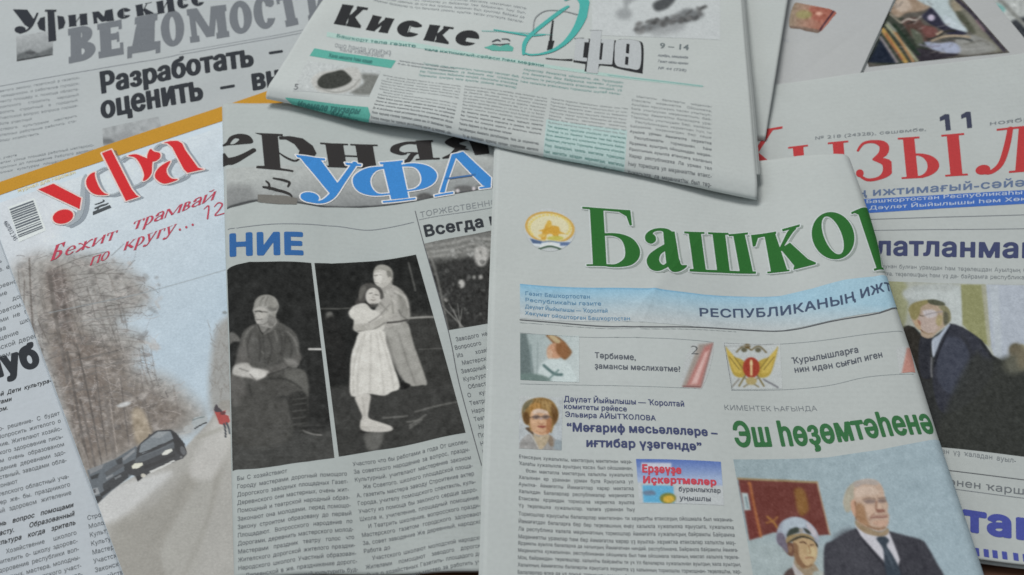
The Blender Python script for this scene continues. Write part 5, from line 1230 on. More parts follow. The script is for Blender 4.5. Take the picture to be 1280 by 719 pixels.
    p.poly([(112, 238), (190, 256), (182, 272), (130, 268)], (74, 96, 132), .7, smooth=False, **z).poly([(300, 262), (364, 262), (346, 284), (300, 284)], (86, 108, 148), .7, smooth=False, **z).line([(190, 262), (240, 256), (300, 266)], 1.6, (112, 130, 158), .6, **z)
    p.line([(170, 304), (200, 292), (240, 286), (280, 294), (304, 308)], 2.6, (68, 92, 74), .6, **z).line([(180, 290), (236, 276), (300, 292)], 1.4, (214, 220, 222), .6, **z)
    p.noise(6, 1.6, 40)
    p.put('emblem', t, label='round gold emblem with a horseman over a blue, white and green ribbon', keep=p.mask([tuple(q / ka + np.array(A)) for q in ell(234, 185, 160, 132, 8, 16)], .1) > 0.5)
    # blue banner
    p = Picture(pg, [(650, 355), (740, 360), (880, 368.5), (930, 371), (974, 370.5), (1015, 361), (1055, 350), (1092, 346), (1124, 360)], [(650, 398), (740, 402), (880, 410), (930, 413), (980, 413), (1020, 405), (1060, 396), (1100, 390), (1134, 396)], .5)
    t_ = np.clip((p.Y - (355 + (p.X - 650) * .06)) / 42, 0, 1.2)[..., None]; a_ = np.clip((p.X - 650) / 420, 0, 1)[..., None]
    p.C = (np.array((120, 172, 202)) * (1 - a_) + np.array((148, 184, 202)) * a_) * np.clip(1 - t_ * 1.05, 0, 1) ** 1.35 + np.array((174, 181, 183)) * (1 - np.clip(1 - t_ * 1.05, 0, 1) ** 1.35)
    p.noise(2.5, 6, 41).line([(650, 355.5), (880, 369), (974, 371)], 1, (92, 150, 188), .6)
    bn = p.put('blue_banner', t)
    line(pg, 'banner_text', [('РЕСПУБЛИКАНЫҢ ИЖТИ', [(873, 395.5), (949, 396.5), (989, 393), (1055, 380.5), (1119, 369.5)], (872.5, 385.5), .022, 4)], ink('banner_dark', 70, 82, 104), bn, 2, cut=2.5)
    line(pg, 'small_print', [(tx, [(656, y), (656 + w, y + w * .055)], (656, y - 4.6), .012, 1) for tx, y, w in (('Гәзит Башҡортостан', 369, 82), ('Республикаһы гәзите', 377, 96), ('Дәүләт Йыйылышы — Ҡоролтай', 385.5, 104), ('Хөкүмәт ойошторған Башҡортостан', 393.5, 132))], ink('banner_soft', 92, 130, 158), bn, 2)
    rl = ink('rule_dark', 90, 92, 96); rs = ink('rule_soft', 142, 148, 150)
    rule(pg, 'rule_line', [[(650, 400), (700, 404), (800, 408.5), (920, 412), (983, 413.5), (1036, 402.5), (1099, 391.5), (1136, 396)]], 1.3, rl, t, 2)
    rule(pg, 'rule_line', [[(650, 403.5), (700, 407), (800, 411), (920, 415)]], .6, rs, t, 2)
    rule(pg, 'box_line', [[(650, 416), (780, 422), (892, 428)], [(650, 480), (760, 482), (862, 485.5)], [(905, 429), (980, 430), (1040, 424), (1100, 416), (1128, 415)], [(914, 488), (974, 487.5), (1036, 482), (1083, 471.5), (1142, 468)], [(905, 429), (915, 488)]], .7, rs, t)
    # the four small pictures in the boxes
    z = dict(o=(590, 390), k=3.879)
    p = Picture(pg, [(650, 417), (724, 420)], [(650.5, 475), (724, 478)], .36)
    p.grad((655, 440), (150, 164, 164), (722, 450), (178, 188, 188)).poly([(235, 100), (262, 100), (300, 330), (235, 330)], (98, 112, 112), 2, **z).line([(285, 160), (290, 320)], 2, (120, 136, 136), 1, **z).line([(320, 150), (318, 300)], 1.4, (134, 148, 148), 1, **z)
    p.poly([(360, 110), (420, 120), (470, 170), (484, 200), (450, 232), (420, 200), (392, 150)], (132, 92, 58), 1.2, **z).ell(404, 190, 40, 40, (190, 140, 108), 1.5, **z).ell(438, 180, 30, 44, (140, 92, 56), 2, -20, **z).poly([(370, 112), (390, 108), (430, 140), (410, 150)], (182, 160, 120), 1, **z)
    p.ell(378, 205, 14, 24, (196, 158, 130), 1.2, **z).poly([(340, 250), (400, 226), (470, 250), (500, 340), (330, 340)], (186, 198, 198), 2, **z).line([(350, 260), (400, 300), (436, 304)], 3.5, (86, 112, 112), 1, **z).line([(380, 320), (420, 282)], 2, (96, 124, 122), 1, **z).poly([(235, 300), (340, 306), (380, 336), (235, 332)], (104, 124, 120), 2, **z)
    p.noise(6, 2, 42); p.put('box_picture', t, label='small picture of a head seen sideways on a pale green ground')
    line(pg, 'small_headline', [('Тәрбиәме,', [(743, 447.5), (795, 450.5)], (743, 440.5), .02, 2), ('ҙамансы мәслихәтме?', [(743, 460.5), (851, 465)], (743, 453.5), .02, 2)], ink('headline_slate', 88, 92, 100), t)
    p = Picture(pg, [(846, 430), (892, 428)], [(846, 484), (892, 488)], .36); p.fill((174, 178, 178))
    p.poly([(1100, 160), (1168, 150), (1110, 366), (1020, 360)], (150, 140, 132), 2, smooth=False, **z).poly([(1128, 170), (1166, 154), (1110, 362), (1040, 358)], (176, 112, 106), 3, smooth=False, **z).poly([(1130, 200), (1148, 190), (1092, 350), (1062, 352)], (206, 166, 160), 2, smooth=False, **z).line([(1024, 362), (1108, 366)], 1.4, (112, 56, 54), .6, **z).line([(1112, 362), (1166, 156)], .9, (126, 84, 80), .6, **z)
    p.put('page_curl_picture', t, keep=p.mask([(864, 432), (893, 427), (878, 486), (850, 485)], .1) > .3)
    line(pg, 'page_number', [('2', [(862.5, 443), (874, 443.5)], (862.5, 431.5), .0, 4)], ink('rule_dark', 90, 92, 96), t)
    z = dict(o=(880, 390), k=3.2)
    p = Picture(pg, [(903, 428), (975, 429)], [(914, 487), (978, 486)], .32); p.fill((177, 182, 182))
    for sx in (-1, 1):
        f = lambda pts: [(190 + sx * (x - 190) * (1 if sx < 0 else .98), y) for x, y in pts]
        p.poly(f([(84, 138), (110, 175), (150, 190), (172, 215), (160, 260), (120, 255), (100, 210)]), (176, 148, 58), 1, **z).poly(f([(90, 150), (128, 190), (150, 240), (120, 240), (104, 200)]), (196, 168, 74), 1.2, **z).line(f([(100, 180), (140, 230)]), 1, (120, 100, 44), .7, **z).line(f([(120, 180), (154, 226)]), 1, (124, 104, 48), .7, **z)
        p.line(f([(188, 150), (160, 134), (130, 160)]), 2, (112, 100, 70), .8, **z).ell(190 + sx * 28, 150, 12, 10, (96, 92, 72), 1, **z).line(f([(168, 250), (140, 296)]), 2, (120, 106, 66), .8, **z).line(f([(160, 262), (220, 300)]), 1.6, (128, 116, 84), .8, **z)
    p.ell(175, 135, 12, 10, (108, 88, 52), 1, **z).ell(190, 222, 34, 42, (160, 56, 40), 1, **z).line([(190, 195), (190, 250)], 3, (206, 176, 120), .8, **z).ell(190, 205, 6, 8, (214, 190, 140), .8, **z).ell(190, 276, 22, 16, (168, 150, 96), 1.2, **z).line([(240, 270), (296, 302)], 2, (112, 112, 118), .8, **z).line([(140, 270), (112, 300)], 2, (130, 126, 116), .8, **z)
    p.line([(80, 138), (278, 128)], .8, (148, 152, 152), .6, **z).line([(84, 140), (116, 310)], .8, (148, 152, 152), .6, **z).noise(6, 1.6, 43)
    p.put('eagle_emblem', t, label='gold double-headed eagle emblem with red shield')
    line(pg, 'small_headline', [('Ҡурылышларға', [(990, 455), (1036, 447.5), (1074, 440.5)], (988.5, 447.5), .02, 2), ('нин идән сығып иген', [(993, 466), (1050, 459), (1104, 446.5)], (991.5, 458.5), .02, 2)], ink('headline_slate', 88, 92, 100), t)
    p = Picture(pg, [(1120, 436), (1139, 432)], [(1124, 467), (1144, 466)], .4); p.fill((176, 180, 180)).poly([(1133, 436), (1142, 432), (1146, 468), (1127, 467)], (184, 128, 116), 1.5, smooth=False); p.put('page_curl_picture', t)
    # woman's portrait
    z = dict(o=(640, 490), k=8.99)
    p = Picture(pg, [(649, 495), (703, 497)], [(648.5, 560.5), (702, 563)], .3); p.grad((655, 500), (176, 180, 180), (690, 560), (164, 172, 178))
    p.poly([(80, 640), (90, 560), (170, 480), (230, 480), (420, 490), (500, 540), (570, 570), (575, 650), (80, 650)], (146, 144, 142), .6, **z).poly([(490, 540), (575, 570), (575, 650), (470, 640)], (136, 148, 154), 1, **z).poly([(150, 410), (200, 400), (250, 480), (220, 470)], (84, 66, 50), .6, **z).poly([(400, 490), (450, 500), (470, 600), (420, 600)], (124, 104, 84), 1, .8, **z)
    p.poly([(240, 470), (300, 500), (410, 480), (400, 560), (340, 640), (300, 640), (260, 560)], (176, 158, 130), .8, **z).line([(210, 480), (260, 560), (300, 640)], 1.6, (180, 176, 168), .5, **z)
    p.poly([(140, 350), (112, 260), (116, 180), (160, 110), (240, 74), (340, 64), (430, 90), (490, 150), (522, 240), (510, 320), (470, 380), (440, 460), (400, 440), (220, 440), (190, 380)], (142, 108, 58), .7, **z)
    p.poly([(120, 170), (170, 106), (240, 80), (220, 140), (150, 200), (130, 290)], (112, 108, 84), 1.2, .9, **z).poly([(200, 150), (280, 120), (330, 150), (300, 200), (210, 230)], (172, 124, 62), 1.2, **z).poly([(330, 110), (420, 120), (460, 200), (420, 230), (360, 180)], (164, 130, 78), 1.4, **z).poly([(440, 140), (500, 200), (516, 290), (470, 370), (450, 280)], (104, 72, 38), 1.4, **z).poly([(130, 230), (180, 240), (200, 330), (170, 370), (130, 320)], (104, 74, 40), 1.2, **z)
    for a_ in range(12): p.line([(160 + a_ * 28, 230 - abs(a_ - 6) * 6), (190 + a_ * 22, 150 - abs(a_ - 6) * 4), (230 + a_ * 16, 90)], .5, ((188, 150, 92) if a_ % 2 else (96, 70, 40)), .2, .6, **z)
    p.poly([(200, 300), (220, 220), (290, 190), (380, 210), (430, 280), (440, 350), (430, 430), (380, 480), (300, 484), (236, 450), (206, 380)], (196, 152, 116), .7, **z).poly([(236, 210), (300, 190), (390, 214), (400, 250), (310, 236), (240, 250)], (202, 178, 160), 1, **z).poly([(390, 290), (440, 300), (436, 420), (390, 470)], (164, 108, 70), 1.2, **z)
    for cx in (272, 378): p.ell(cx, 282, 44, 26, (132, 110, 100), .7, **z).ell(cx, 282, 22, 10, (92, 76, 74), .8, **z)
    p.line([(200, 296), (240, 278), (420, 280), (440, 294)], .8, (92, 72, 60), .3, **z).ell(325, 300, 16, 12, (172, 150, 150), .6, **z).line([(300, 350), (330, 364), (360, 352)], 1, (164, 110, 82), .4, **z).poly([(280, 388), (330, 376), (386, 388), (340, 406)], (146, 76, 62), .5, **z).line([(270, 440), (330, 462), (390, 440)], 1.4, (172, 120, 88), .7, .8, **z)
    p.noise(8, 2.2, 44).noise(6, 4, 144)
    p.put('portrait', t, label='colour portrait of a woman with short fair hair and glasses')
    nv = ink('headline_indigo', 66, 72, 104)
    line(pg, 'standfirst', [('Дәүләт Йыйылышы — Ҡоролтай', [(704.5, 502), (856, 508.5)], (704.5, 495), .02, 2), ('комитеты рәйесе', [(704.5, 511), (784, 514.5)], (704.5, 504.5), .02, 2), ('Эльвира АЙЫТҠОЛОВА', [(706, 521), (820, 526)], (706, 514.5), .02, 2)], nv, t)
    line(pg, 'headline', [('“Мәғариф мәсьәләләре –', [(708, 539), (897, 546)], (708, 528.5), .036, 3), ('иғтибар үҙәгендә”', [(732, 558.5), (878, 563.5)], (732, 548), .036, 3)], nv, t, label='navy two-line headline in quotation marks')
    line(pg, 'subtitle', [('КИМЕНТЕК ҺАҒЫНДА', [(905, 512.5), (1022, 513.5)], (904, 506), .0, 2)], TEXTL, t)
    line(pg, 'headline', [('Эш һөҙөмтәһенә', [(919, 558), (966, 557.5), (1010, 556), (1058, 551), (1122, 543.5), (1196, 537)], (913.5, 527.5), .028, 6)], ink('headline_green', 56, 104, 66), t, cut=2.5, label='green headline Эш һөҙөмтәһен')
    # small advertisement
    z = dict(o=(590, 550), k=3.879)
    p = Picture(pg, [(795, 574), (901, 577.5)], [(799, 629), (905, 632)], .34); p.grad((850, 575), (78, 106, 178), (850, 600), (150, 168, 200))
    p.poly([(780, 205), (1260, 225), (1260, 340), (780, 330)], (178, 183, 185), 2, smooth=False, **z).poly([(822, 112), (968, 116), (968, 150), (822, 150)], (186, 188, 202), 1, smooth=False, **z)
    p.poly([(826, 220), (978, 226), (985, 310), (832, 304)], (84, 164, 206), .8, smooth=False, **z).ell(952, 286, 40, 26, (118, 122, 52), .8, **z).ell(956, 290, 28, 18, (206, 164, 52), .8, **z).poly([(834, 250), (880, 248), (890, 268), (838, 268)], (100, 120, 146), 1.5, **z).noise(3, 3, 45)
    ad = p.put('advertisement', t, label='small blue advertisement with red lettering')
    line(pg, 'advertisement_text', [('Ерҙәүҙе', [(802, 590.5), (852, 592.5)], (802, 581), .05, 3), ('Иҫкәртмәләр', [(803, 604), (896, 607)], (803, 595.5), .05, 3)], ink('advert_red', 186, 72, 84), ad, 2)
    line(pg, 'advertisement_text', [('буранлыҡлар', [(848, 614.5), (901, 616.5)], (848, 608.5), .02, 2), ('уңышлы', [(849, 625.5), (889, 627)], (849, 619.5), .02, 2)], ink('headline_slate', 88, 92, 100), ad, 2)
    column(pg, 'text_column', [(648.5, 566), (790, 573), (794, 641), (648, 636)], 8, TEXT, t, words=BA, seed=17, bold=.006, short=.05)
    column(pg, 'text_column', [(648, 637), (916, 645), (920, 683), (647.5, 675)], 4, TEXT, t, words=BA, seed=18, bold=.006, short=.1)
    column(pg, 'text_column', [(647.5, 674), (922, 683), (934, 766), (646, 758)], 9, TEXT, t, words=BA, seed=19, bold=.006, short=.05)
    # large colour photograph
    z = dict(o=(910, 570), k=4.571)
    p = Picture(pg, [(916.5, 574.5), (975, 574), (1035, 572), (1100, 562.5), (1178, 557), (1190, 560)], [(950, 775), (1040, 778), (1120, 778), (1180, 776), (1250, 774), (1262, 774)], .42)
    p.grad((920, 600), (142, 160, 166), (1190, 640), (152, 172, 182)).poly([(0, 480), (300, 470), (600, 560), (600, 800), (0, 800)], (156, 170, 172), 20, **z)
    p.noise(2, 9, 46)
    p.poly([(56, 130), (510, 148), (584, 446), (520, 452), (440, 440), (260, 440), (120, 486), (96, 330)], (110, 56, 50), 1, smooth=False, **z).line([(56, 132), (290, 140), (510, 150)], 2.6, (150, 128, 92), .8, **z).line([(122, 160), (150, 310), (184, 460)], 4.5, (168, 98, 56), 1, **z).line([(510, 150), (548, 300), (584, 446)], 1.6, (166, 130, 100), .8, **z)
    p.poly([(60, 160), (120, 165), (180, 470), (122, 486)], (116, 54, 50), 1.4, .7, False, **z).poly([(76, 214), (112, 216), (128, 312), (92, 316)], (168, 184, 186), 1, smooth=False, **z).line([(100, 240), (112, 300)], 2, (110, 130, 136), 1, **z)
    p.poly([(380, 195), (410, 180), (440, 200), (458, 260), (460, 310), (420, 340), (395, 300), (388, 250)], (142, 100, 48), 3, .85, **z).line([(225, 350), (260, 380), (280, 410)], 2.6, (166, 112, 56), 1.2, **z).line([(220, 385), (260, 372), (282, 350)], 2, (160, 104, 52), 1.2, **z)
    # officer
    p.poly([(315, 690), (340, 655), (378, 640), (470, 650), (560, 690), (580, 780), (290, 780)], (84, 68, 66), .8, **z)
    h_ = dict(o=(955, 630), k=8.078)
    p.poly([(300, 600), (340, 560), (500, 600), (560, 680), (620, 760), (560, 900), (340, 800)], (150, 132, 108), .6, **h_).poly([(300, 600), (330, 650), (400, 720), (420, 800), (340, 760), (290, 660)], (176, 172, 172), .5, **h_).poly([(500, 690), (620, 690), (660, 800), (520, 800)], (160, 166, 160), .6, **h_)
    p.poly([(290, 380), (400, 340), (500, 370), (540, 440), (534, 540), (490, 620), (430, 660), (360, 620), (310, 540)], (182, 152, 112), .6, **h_).poly([(290, 400), (340, 420), (360, 540), (420, 640), (380, 650), (310, 560)], (132, 96, 68), 1, **h_).poly([(440, 440), (520, 450), (520, 540), (450, 540)], (194, 172, 128), 1, **h_)
    p.poly([(180, 410), (290, 400), (300, 520), (260, 530), (200, 470)], (112, 76, 60), .7, **h_).ell(264, 460, 22, 40, (138, 102, 76), .6, **h_)
    p.poly([(120, 340), (140, 250), (180, 180), (260, 136), (350, 130), (430, 160), (510, 230), (556, 320), (548, 440), (520, 390), (450, 320), (380, 310), (290, 340), (230, 400), (240, 500), (180, 440), (130, 400)], (150, 158, 172), .6, **h_)
    p.poly([(200, 180), (330, 140), (420, 180), (400, 230), (280, 250), (200, 300)], (166, 178, 190), 1.4, **h_).poly([(130, 310), (190, 300), (230, 400), (240, 500), (190, 450), (136, 400)], (108, 100, 116), 1, **h_).poly([(430, 180), (520, 260), (540, 340), (470, 290)], (182, 176, 184), 1.2, **h_)
    p.poly([(230, 320), (260, 260), (340, 234), (360, 280), (290, 310), (240, 340)], (58, 66, 60), .5, **h_).poly([(400, 240), (450, 260), (480, 300), (430, 290)], (62, 66, 62), .5, **h_).ell(376, 268, 22, 24, (150, 146, 140), .5, **h_)
    p.poly([(230, 400), (230, 340), (300, 310), (400, 296), (480, 320), (520, 370), (470, 340), (380, 320), (300, 346)], (152, 128, 88), .4, **h_).poly([(232, 404), (300, 350), (380, 322), (470, 342), (540, 400), (540, 440), (500, 372), (400, 340), (310, 370)], (56, 48, 36), .4, **h_)
    p.line([(364, 392), (400, 384), (424, 400)], 1.8, (98, 68, 50), .5, **h_).line([(470, 416), (500, 410)], 1.6, (98, 70, 54), .5, **h_).line([(450, 420), (470, 490), (450, 500)], 1.2, (150, 108, 74), .5, **h_).line([(420, 552), (460, 540), (500, 546)], 1.4, (140, 88, 62), .5, **h_).line([(400, 620), (440, 640), (480, 616)], 1.8, (118, 84, 58), .8, **h_)
    # man in the dark suit
    p.poly([(548, 700), (552, 520), (600, 480), (730, 412), (800, 440), (900, 428), (960, 440), (1100, 484), (1140, 530), (1190, 620), (1240, 720), (1280, 960), (540, 960)], (62, 62, 70), 1.4, **z)
    p.poly([(600, 500), (730, 430), (880, 640), (800, 800), (600, 800)], (68, 68, 76), 10, **z).line([(735, 420), (800, 510), (908, 640), (940, 700)], 2.2, (46, 46, 54), 1, **z).line([(915, 440), (980, 590), (990, 700)], 2.2, (48, 48, 56), 1, **z).line([(1060, 500), (1130, 640)], 3, (52, 52, 60), 3, **z)
    p.poly([(730, 396), (790, 420), (870, 440), (920, 430), (950, 500), (984, 590), (970, 640), (905, 612), (830, 530), (760, 452)], (192, 190, 198), 1.2, smooth=False, **z).poly([(850, 470), (890, 456), (922, 480), (910, 512), (940, 560), (980, 640), (1000, 760), (940, 760), (900, 640), (888, 530)], (56, 66, 78), 1.2, **z).line([(905, 530), (950, 640)], 2.5, (78, 90, 102), 2, .7, **z)
    h_ = dict(o=(1030, 590), k=7.99)
    p.poly([(320, 480), (420, 540), (560, 600), (640, 560), (640, 620), (560, 640), (420, 610), (330, 540)], (150, 128, 100), .6, **h_)
    p.poly([(200, 330), (210, 230), (250, 150), (330, 100), (440, 80), (540, 110), (590, 180), (610, 270), (640, 330), (636, 400), (652, 440), (640, 530), (600, 580), (540, 590), (440, 550), (360, 510), (320, 460), (300, 400)], (186, 158, 138), .8, **h_)
    p.poly([(200, 340), (206, 230), (250, 150), (330, 96), (300, 170), (300, 260), (280, 300), (270, 380), (230, 400)], (166, 160, 142), 1.2, **h_).poly([(300, 110), (440, 76), (540, 104), (520, 140), (400, 130), (320, 160)], (168, 156, 148), 1.2, **h_).poly([(320, 170), (440, 150), (540, 180), (540, 230), (420, 240), (320, 250)], (196, 172, 154), 1.6, **h_)
    p.poly([(270, 300), (310, 280), (330, 380), (330, 460), (300, 430), (280, 380)], (190, 146, 120), .7, **h_).line([(312, 300), (330, 400), (322, 470)], 1.6, (128, 90, 66), .8, **h_).poly([(330, 320), (400, 340), (430, 460), (460, 540), (390, 520), (330, 460)], (160, 120, 88), 2.4, **h_).poly([(420, 330), (500, 340), (500, 430), (440, 430)], (198, 166, 144), 1.4, **h_)
    p.poly([(400, 296), (440, 276), (510, 286), (510, 310), (440, 318)], (136, 114, 106), 1.1, **h_).line([(390, 280), (440, 264), (512, 276)], 1.6, (138, 112, 96), .5, **h_).poly([(540, 284), (590, 272), (622, 290), (600, 312), (550, 310)], (132, 110, 102), 1.1, **h_).line([(540, 268), (610, 262)], 1.6, (140, 112, 96), .5, **h_)
    p.line([(524, 300), (520, 360), (530, 396)], 2, (154, 112, 92), .8, **h_).poly([(528, 380), (560, 372), (606, 380), (600, 402), (540, 408)], (138, 92, 78), .7, **h_).ell(556, 350, 16, 26, (204, 172, 150), .8, **h_)
    p.line([(470, 458), (520, 452), (580, 456), (630, 446)], 1.6, (130, 84, 76), .5, **h_).poly([(470, 440), (540, 428), (620, 430), (630, 444), (540, 446)], (170, 132, 116), .6, **h_).line([(500, 420), (470, 450), (462, 480)], 1.4, (156, 116, 98), .7, **h_).poly([(480, 500), (560, 480), (640, 490), (620, 540), (540, 540)], (192, 154, 132), 1.2, **h_).line([(440, 540), (540, 566), (610, 556)], 2.2, (140, 104, 78), 1, **h_)
    p.noise(4, 2.4, 47).noise(3.5, 6, 48); p.put('photograph', t, label='colour photograph of an officer in a peaked cap and an older man in a dark suit')
paper_f()

# ================================================================== E: teal masthead newspaper rolled over the top of the others
def paper_e():
    def hump(pg, u, v):
        return .7 * np.sin(u * .045 + 1.0)
    pg = Page([(446, -64), (922, -64), (948, 240), (331, 116)], [16.5, 16, 22.5, 21.5], hump, {'bottom': (11.0, [(16, 38), (2.5, 52), (1.0, 90)], 40)}, seed=9, wave=.5)
    t = paper_thing('newspaper', 'newspaper with teal trim and heavy slanted masthead Киске, folded edge lying across the others', 'newspaper', pg, GROUP)
    sheet(pg, 'front_page', NEWS, t, .3, v=(-20, pg.H))
    sheet(pg, 'inner_page', NEWS, t, .22, u=(.6, pg.W + .9), v=(-20, pg.H - 13), down=.55)
    sheet(pg, 'inner_page', NEWS, t, .22, u=(.8, pg.W - .6), v=(-20, pg.H - 13), down=1.0)
    sheet(pg, 'inner_page', NEWS, t, .22, u=(1.2, pg.W + 1.6), v=(-20, pg.H - 14), down=1.5)
    sheet(pg, 'inner_page', NEWS, t, .6, u=(1, pg.W - .2), v=(-20, pg.H - 14), down=2.0)
    # back half: loose inner leaf standing out at the right
    q = Page([(600, -70), (996, -70), (957, 172), (640, 130)], [11.5, 9.5, 9.5, 12], None, {'bottom': (5, [(4, 60), (1.0, 118)], 8)}, seed=10, wave=.4)
    sheet(q, 'inner_leaf', NEWS, t, .3, v=(-10, q.H))
    k3, o3 = 5.333, (400, 0)
    kw = dict(T=.72, t=.24, s=.02, b=.12)
    L = [boxed(pg, 'К', (417, 30), (450, 35.5), (428, 5.5), **kw), boxed(pg, 'и', (457, 37.5), (484.5, 42), (466, 19), **kw), boxed(pg, 'с', (493, 44), (523, 48), (500.5, 25), **kw), boxed(pg, 'к', (529, 50.5), (560, 55.5), (537, 31), **kw), boxed(pg, 'е', (566, 55.5), (595, 58.5), (573.5, 37.5), **kw)]
    title(pg, 'masthead_title', L, ink('black', 44, 45, 47), t, 2, label='heavy black slanted lettering Киске')
    teal = ink('teal', 86, 156, 144); tealp = ink('teal_pale', 160, 184, 178); teald = ink('teal_dark', 62, 112, 108)
    panel(pg, 'teal_rule', [(409, 40), (500, 51), (600, 68), (690, 82), (760, 92), (878, 107), (878, 109.5), (760, 96), (690, 86), (600, 73), (500, 57), (408, 46)], tealp, t, 1)
    rule(pg, 'teal_line', [[(760, 94), (820, 101), (878, 108)]], 1.4, ink('teal_mid', 128, 168, 164), t, 2)
    rule(pg, 'teal_line', [[(603, 39), (650, 41), (690, 44)]], 1.6, ink('teal_mid', 128, 168, 164), t, 2)
    o4, k4 = (640, 0), 4.923
    # letters of the second word: black drop letters under grey ones
    Lb = [traced(pg, [('p', [(400, 262), (470, 240), (640, 250), (626, 412), (540, 404), (520, 452), (446, 442), (452, 396), (376, 384)], 1)], *o4, k4),
          traced(pg, [('c', [(640, 262), (690, 244), (770, 252), (808, 282), (804, 440), (790, 452), (640, 420), (626, 400)], 1)], *o4, k4),
          traced(pg, [('p', [(205, 358), (300, 366), (372, 364), (372, 378), (210, 366)], 1), ('p', [(226, 252), (262, 252), (248, 302), (214, 312)], 1), ('s', [(252, 130, 8), (244, 190, 10), (238, 250, 12)], 1)], *o4, k4)]
    title(pg, 'masthead_drop', Lb, ink('black', 44, 45, 47), t, 2)
    Lg = [traced(pg, [('p', [(488, 188), (552, 192), (528, 456), (456, 448)], 1), ('p', [(392, 238), (474, 244), (470, 264), (446, 262), (436, 356), (462, 360), (460, 382), (380, 374)], 1), ('p', [(552, 242), (630, 246), (616, 400), (530, 396), (532, 370), (552, 372), (562, 268), (548, 266)], 1)], *o4, k4),
          traced(pg, [('c', [(640, 258), (690, 246), (760, 252), (792, 280), (786, 420), (720, 424), (640, 404), (632, 330)], 1), ('p', [(704, 272), (724, 274), (720, 334), (700, 330)], -1), ('p', [(698, 350), (718, 354), (714, 404), (694, 400)], -1)], *o4, k4)]
    title(pg, 'masthead_face', Lg, ink('face_grey', 168, 172, 174), t, 3, label='grey block letters with black drop shadow')
    title(pg, 'masthead_outline', [traced(pg, [('s', [(130, 200, 5), (140, 120, 5), (190, 76, 6), (250, 66, 6), (330, 74, 6), (400, 92, 8)], 1), ('s', [(385, 240, 6), (440, 236, 5)], 1), ('s', [(480, 190, 4), (552, 190, 4)], 1)], *o4, k4)], ink('outline_grey', 128, 132, 134), t, 4)
    title(pg, 'masthead_swirl', [traced(pg, [('s', [(70, 338, 12), (78, 270, 20), (120, 214, 22), (210, 140, 22), (300, 72, 22), (345, 42, 14)], 1), ('s', [(330, 2, 14), (380, -18, 26), (430, -4, 44), (448, 40, 44), (430, 110, 38), (390, 190, 30), (330, 262, 22), (260, 310, 18), (180, 336, 14), (110, 340, 14), (70, 326, 10)], 1), ('s', [(-110, 186, 8), (0, 205, 13), (110, 222, 13), (200, 216, 9)], 1)], *o4, k4)], ink('swirl_teal', 72, 158, 152), t, 4, label='teal brush swirl')
    # tiny emblem between the words
    title(pg, 'emblem', [traced(pg, [('p', [(1092, 318), (1150, 300), (1200, 312), (1250, 296), (1290, 318), (1284, 344), (1150, 340)], 1)], *o3, k3)], teal, t, 2)
    title(pg, 'emblem', [traced(pg, [('s', [(1150, 280, 8), (1180, 268, 14), (1200, 276, 8)], 1), ('s', [(1215, 262, 8), (1250, 264, 10), (1264, 274, 8)], 1), ('s', [(1150, 296, 5), (1200, 300, 10), (1260, 294, 8)], 1)], *o3, k3)], ink('emblem_dark', 72, 76, 80), t, 3)
    line(pg, 'issue_number', [('9 – 14', [(824, 60.5), (861, 63)], (825, 53.5), .02, 3)], ink('number_grey', 104, 112, 114), t)
    line(pg, 'small_print', [('ноябрь, шишәмбе', [(822, 70.5), (860, 73.5)], (823, 67.5), .01, 1), ('Гәзит хаҡы иркен', [(822, 78), (860, 81)], (823, 75), .01, 1), ('№ 44 (728)', [(822, 86.5), (858, 89.5)], (823, 83.5), .02, 1)], TEXTL, t)
    line(pg, 'small_print', [('Башҡорт теле гәзите', [(420, 46.5), (520, 60)], (421, 42.5), .015, 1), ('ҡала ижтимағый-сәйәси һәм мәҙәни', [(530, 63), (680, 84)], (531, 60), .005, 1)], teald, t, 2)
    line(pg, 'small_print', [('ошо һанда уҡығыҙ', [(418, 59), (489, 69)], (419, 52.5), .0, 1), ('ҡала хәбәрҙәре', [(424, 64), (480, 72)], (425, 59.5), .0, 1)], TEXTL, t)
    column(pg, 'text_column', [(473, -16), (660, 8), (654, 30), (466, 2)], 4, TEXTL, t, words=BA, seed=20, short=0)
    tb = panel(pg, 'teal_banner', [(393, 60.5), (440, 68), (495, 76), (489, 85.5), (438, 78), (387, 70)], teal, t, 1)
    line(pg, 'banner_text', [('Ҡала мөхите һәм кеше', [(410, 71.5), (465, 80)], (411.5, 67), .02, 1)], teald, tb, 2)
    p = Picture(pg, [(384, 76), (430, 82), (476, 89)], [(366, 114), (410, 117), (461, 121)], .4); z = dict(o=(320, 0), k=2.977)
    p.fill((172, 177, 177)).poly([(390, 276), (468, 286), (440, 350), (350, 345), (400, 310)], (112, 114, 110), 3, **z).noise(6, 2.5, 50).poly([(205, 300), (240, 270), (300, 262), (370, 250), (392, 290), (370, 330), (300, 348), (230, 340)], (172, 172, 168), 2, **z)
    p.poly([(228, 306), (250, 280), (290, 268), (322, 262), (345, 280), (356, 298), (330, 318), (280, 332), (240, 328)], (58, 60, 56), 1.5, **z).line([(225, 325), (290, 344), (350, 330), (385, 296)], 1.6, (142, 142, 138), 1, **z).noise(8, 2, 51)
    p.put('photograph', t, label='small grey photograph of cupped hands holding dark berries')
    line(pg, 'page_number', [('5', [(366.5, 112), (373, 112.8)], (368, 104.5), .02, 3)], TEXT, t)
    tb = panel(pg, 'teal_banner', [(356, 122), (400, 127.5), (460, 134), (463, 144), (462, 151), (410, 144), (372, 133)], teal, t, 1)
    line(pg, 'banner_text', [('Иремәле тауҙары', [(372, 131.5), (449, 142.5)], (373, 126.5), .04, 2), ('йәйләүе', [(413, 144), (448, 149)], (414, 139.5), .04, 2)], teald, tb, 2)
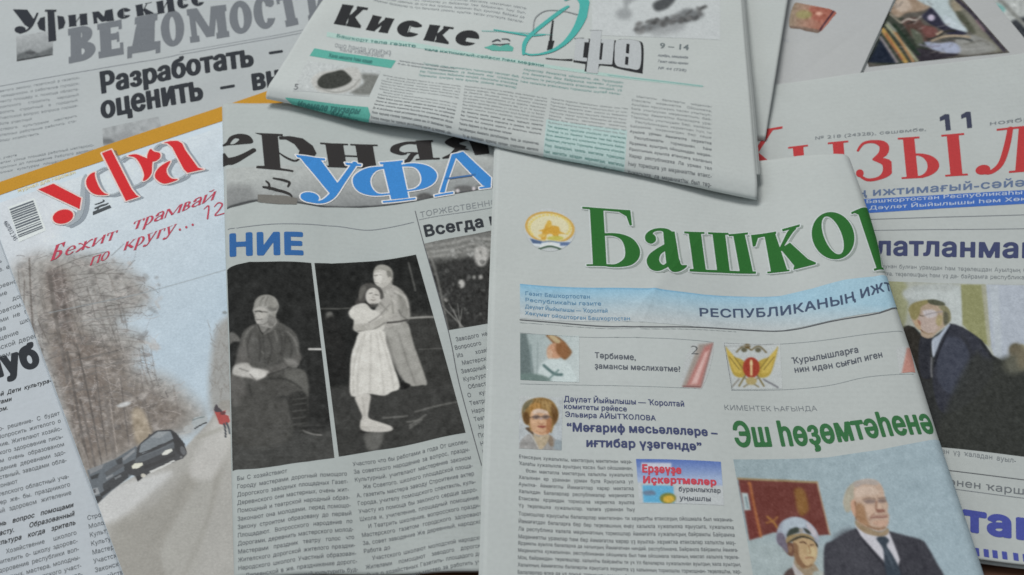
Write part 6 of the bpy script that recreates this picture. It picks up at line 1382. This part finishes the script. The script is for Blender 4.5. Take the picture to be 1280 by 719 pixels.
    column(pg, 'lead_text', [(500, 74), (570, 84), (567, 91), (496, 81)], 2, TEXTL, t, words=BA, seed=60, bold=.01)
    column(pg, 'lead_text', [(530, 77), (650, 94), (645, 112), (522, 96)], 4, ink('teal_text', 110, 146, 142), t, words=BA, seed=61, bold=.01)
    column(pg, 'lead_text', [(655, 84), (780, 101), (776, 120), (650, 104)], 4, ink('teal_text', 110, 146, 142), t, words=BA, seed=62, bold=.01)
    soft = ink('text_soft', 124, 128, 130)
    for (a, b_, c, d), sd in zip((((479, 92), (577, 106), (563, 177), (463, 157)), ((581, 106), (685, 121), (672, 199), (572, 179)), ((689, 121), (785, 134), (779, 219), (679, 201)), ((790, 117), (890, 131), (889, 236), (784, 220))), (63, 64, 65, 66)):
        a, b_, c, d = (np.array(x, float) for x in (a, b_, c, d)); m0, m1 = a + (d - a) * .42, b_ + (c - b_) * .42
        column(pg, 'text_column', [a, b_, m1, m0], 8, soft, t, words=BA, seed=sd, fill=.5, short=.05)
        column(pg, 'text_column', [m0, m1, c, d], 7, teald if sd == 65 else TEXT, t, words=BA, seed=sd + 10, fill=.46, bold=.01, short=.05, wscale=.6)
    panel(pg, 'tinted_box', [(683, 149), (784, 163), (780, 219), (679, 201)], ink('tint', 164, 184, 182), t, .4)
    # wash drawing in the corner
    p = Picture(pg, [(740, -40), (900, -30)], [(740, 44), (900, 50)], .45); z = dict(o=o4, k=k4); p.fill((177, 182, 183))
    p.ell(690, 85, 48, 36, (140, 144, 146), 5, **z).poly([(690, -20), (790, -20), (720, 20), (705, 70)], (132, 136, 138), 4, .8, **z)
    p.poly([(870, 20), (960, -20), (1010, -10), (960, 50), (890, 70)], (72, 75, 77), 3, **z)
    p.poly([(750, 188), (830, 145), (900, 122), (1000, 95), (1060, 60), (1120, 64), (1180, 90), (1150, 120), (1050, 150), (960, 165), (850, 200)], (104, 107, 109), 4, .9, **z).poly([(860, 195), (960, 150), (1060, 140), (1040, 190), (900, 220)], (138, 141, 143), 6, .8, **z)
    r = np.random.default_rng(70)
    for i in range(46):
        x = r.uniform(760, 1180); y = 188 - (x - 750) * .25 + r.uniform(-34, 24); p.ell(x, y, r.uniform(8, 26), r.uniform(5, 14), (c := r.uniform(52, 120), c, c), 2.5, r.uniform(-40, 10), .7, **z)
    p.noise(4, 3, 71); p.put('wash_drawing', t, label='grey ink-wash drawing')
paper_e()

for o in bpy.data.objects:
    if '_at' in o: del o['_at']
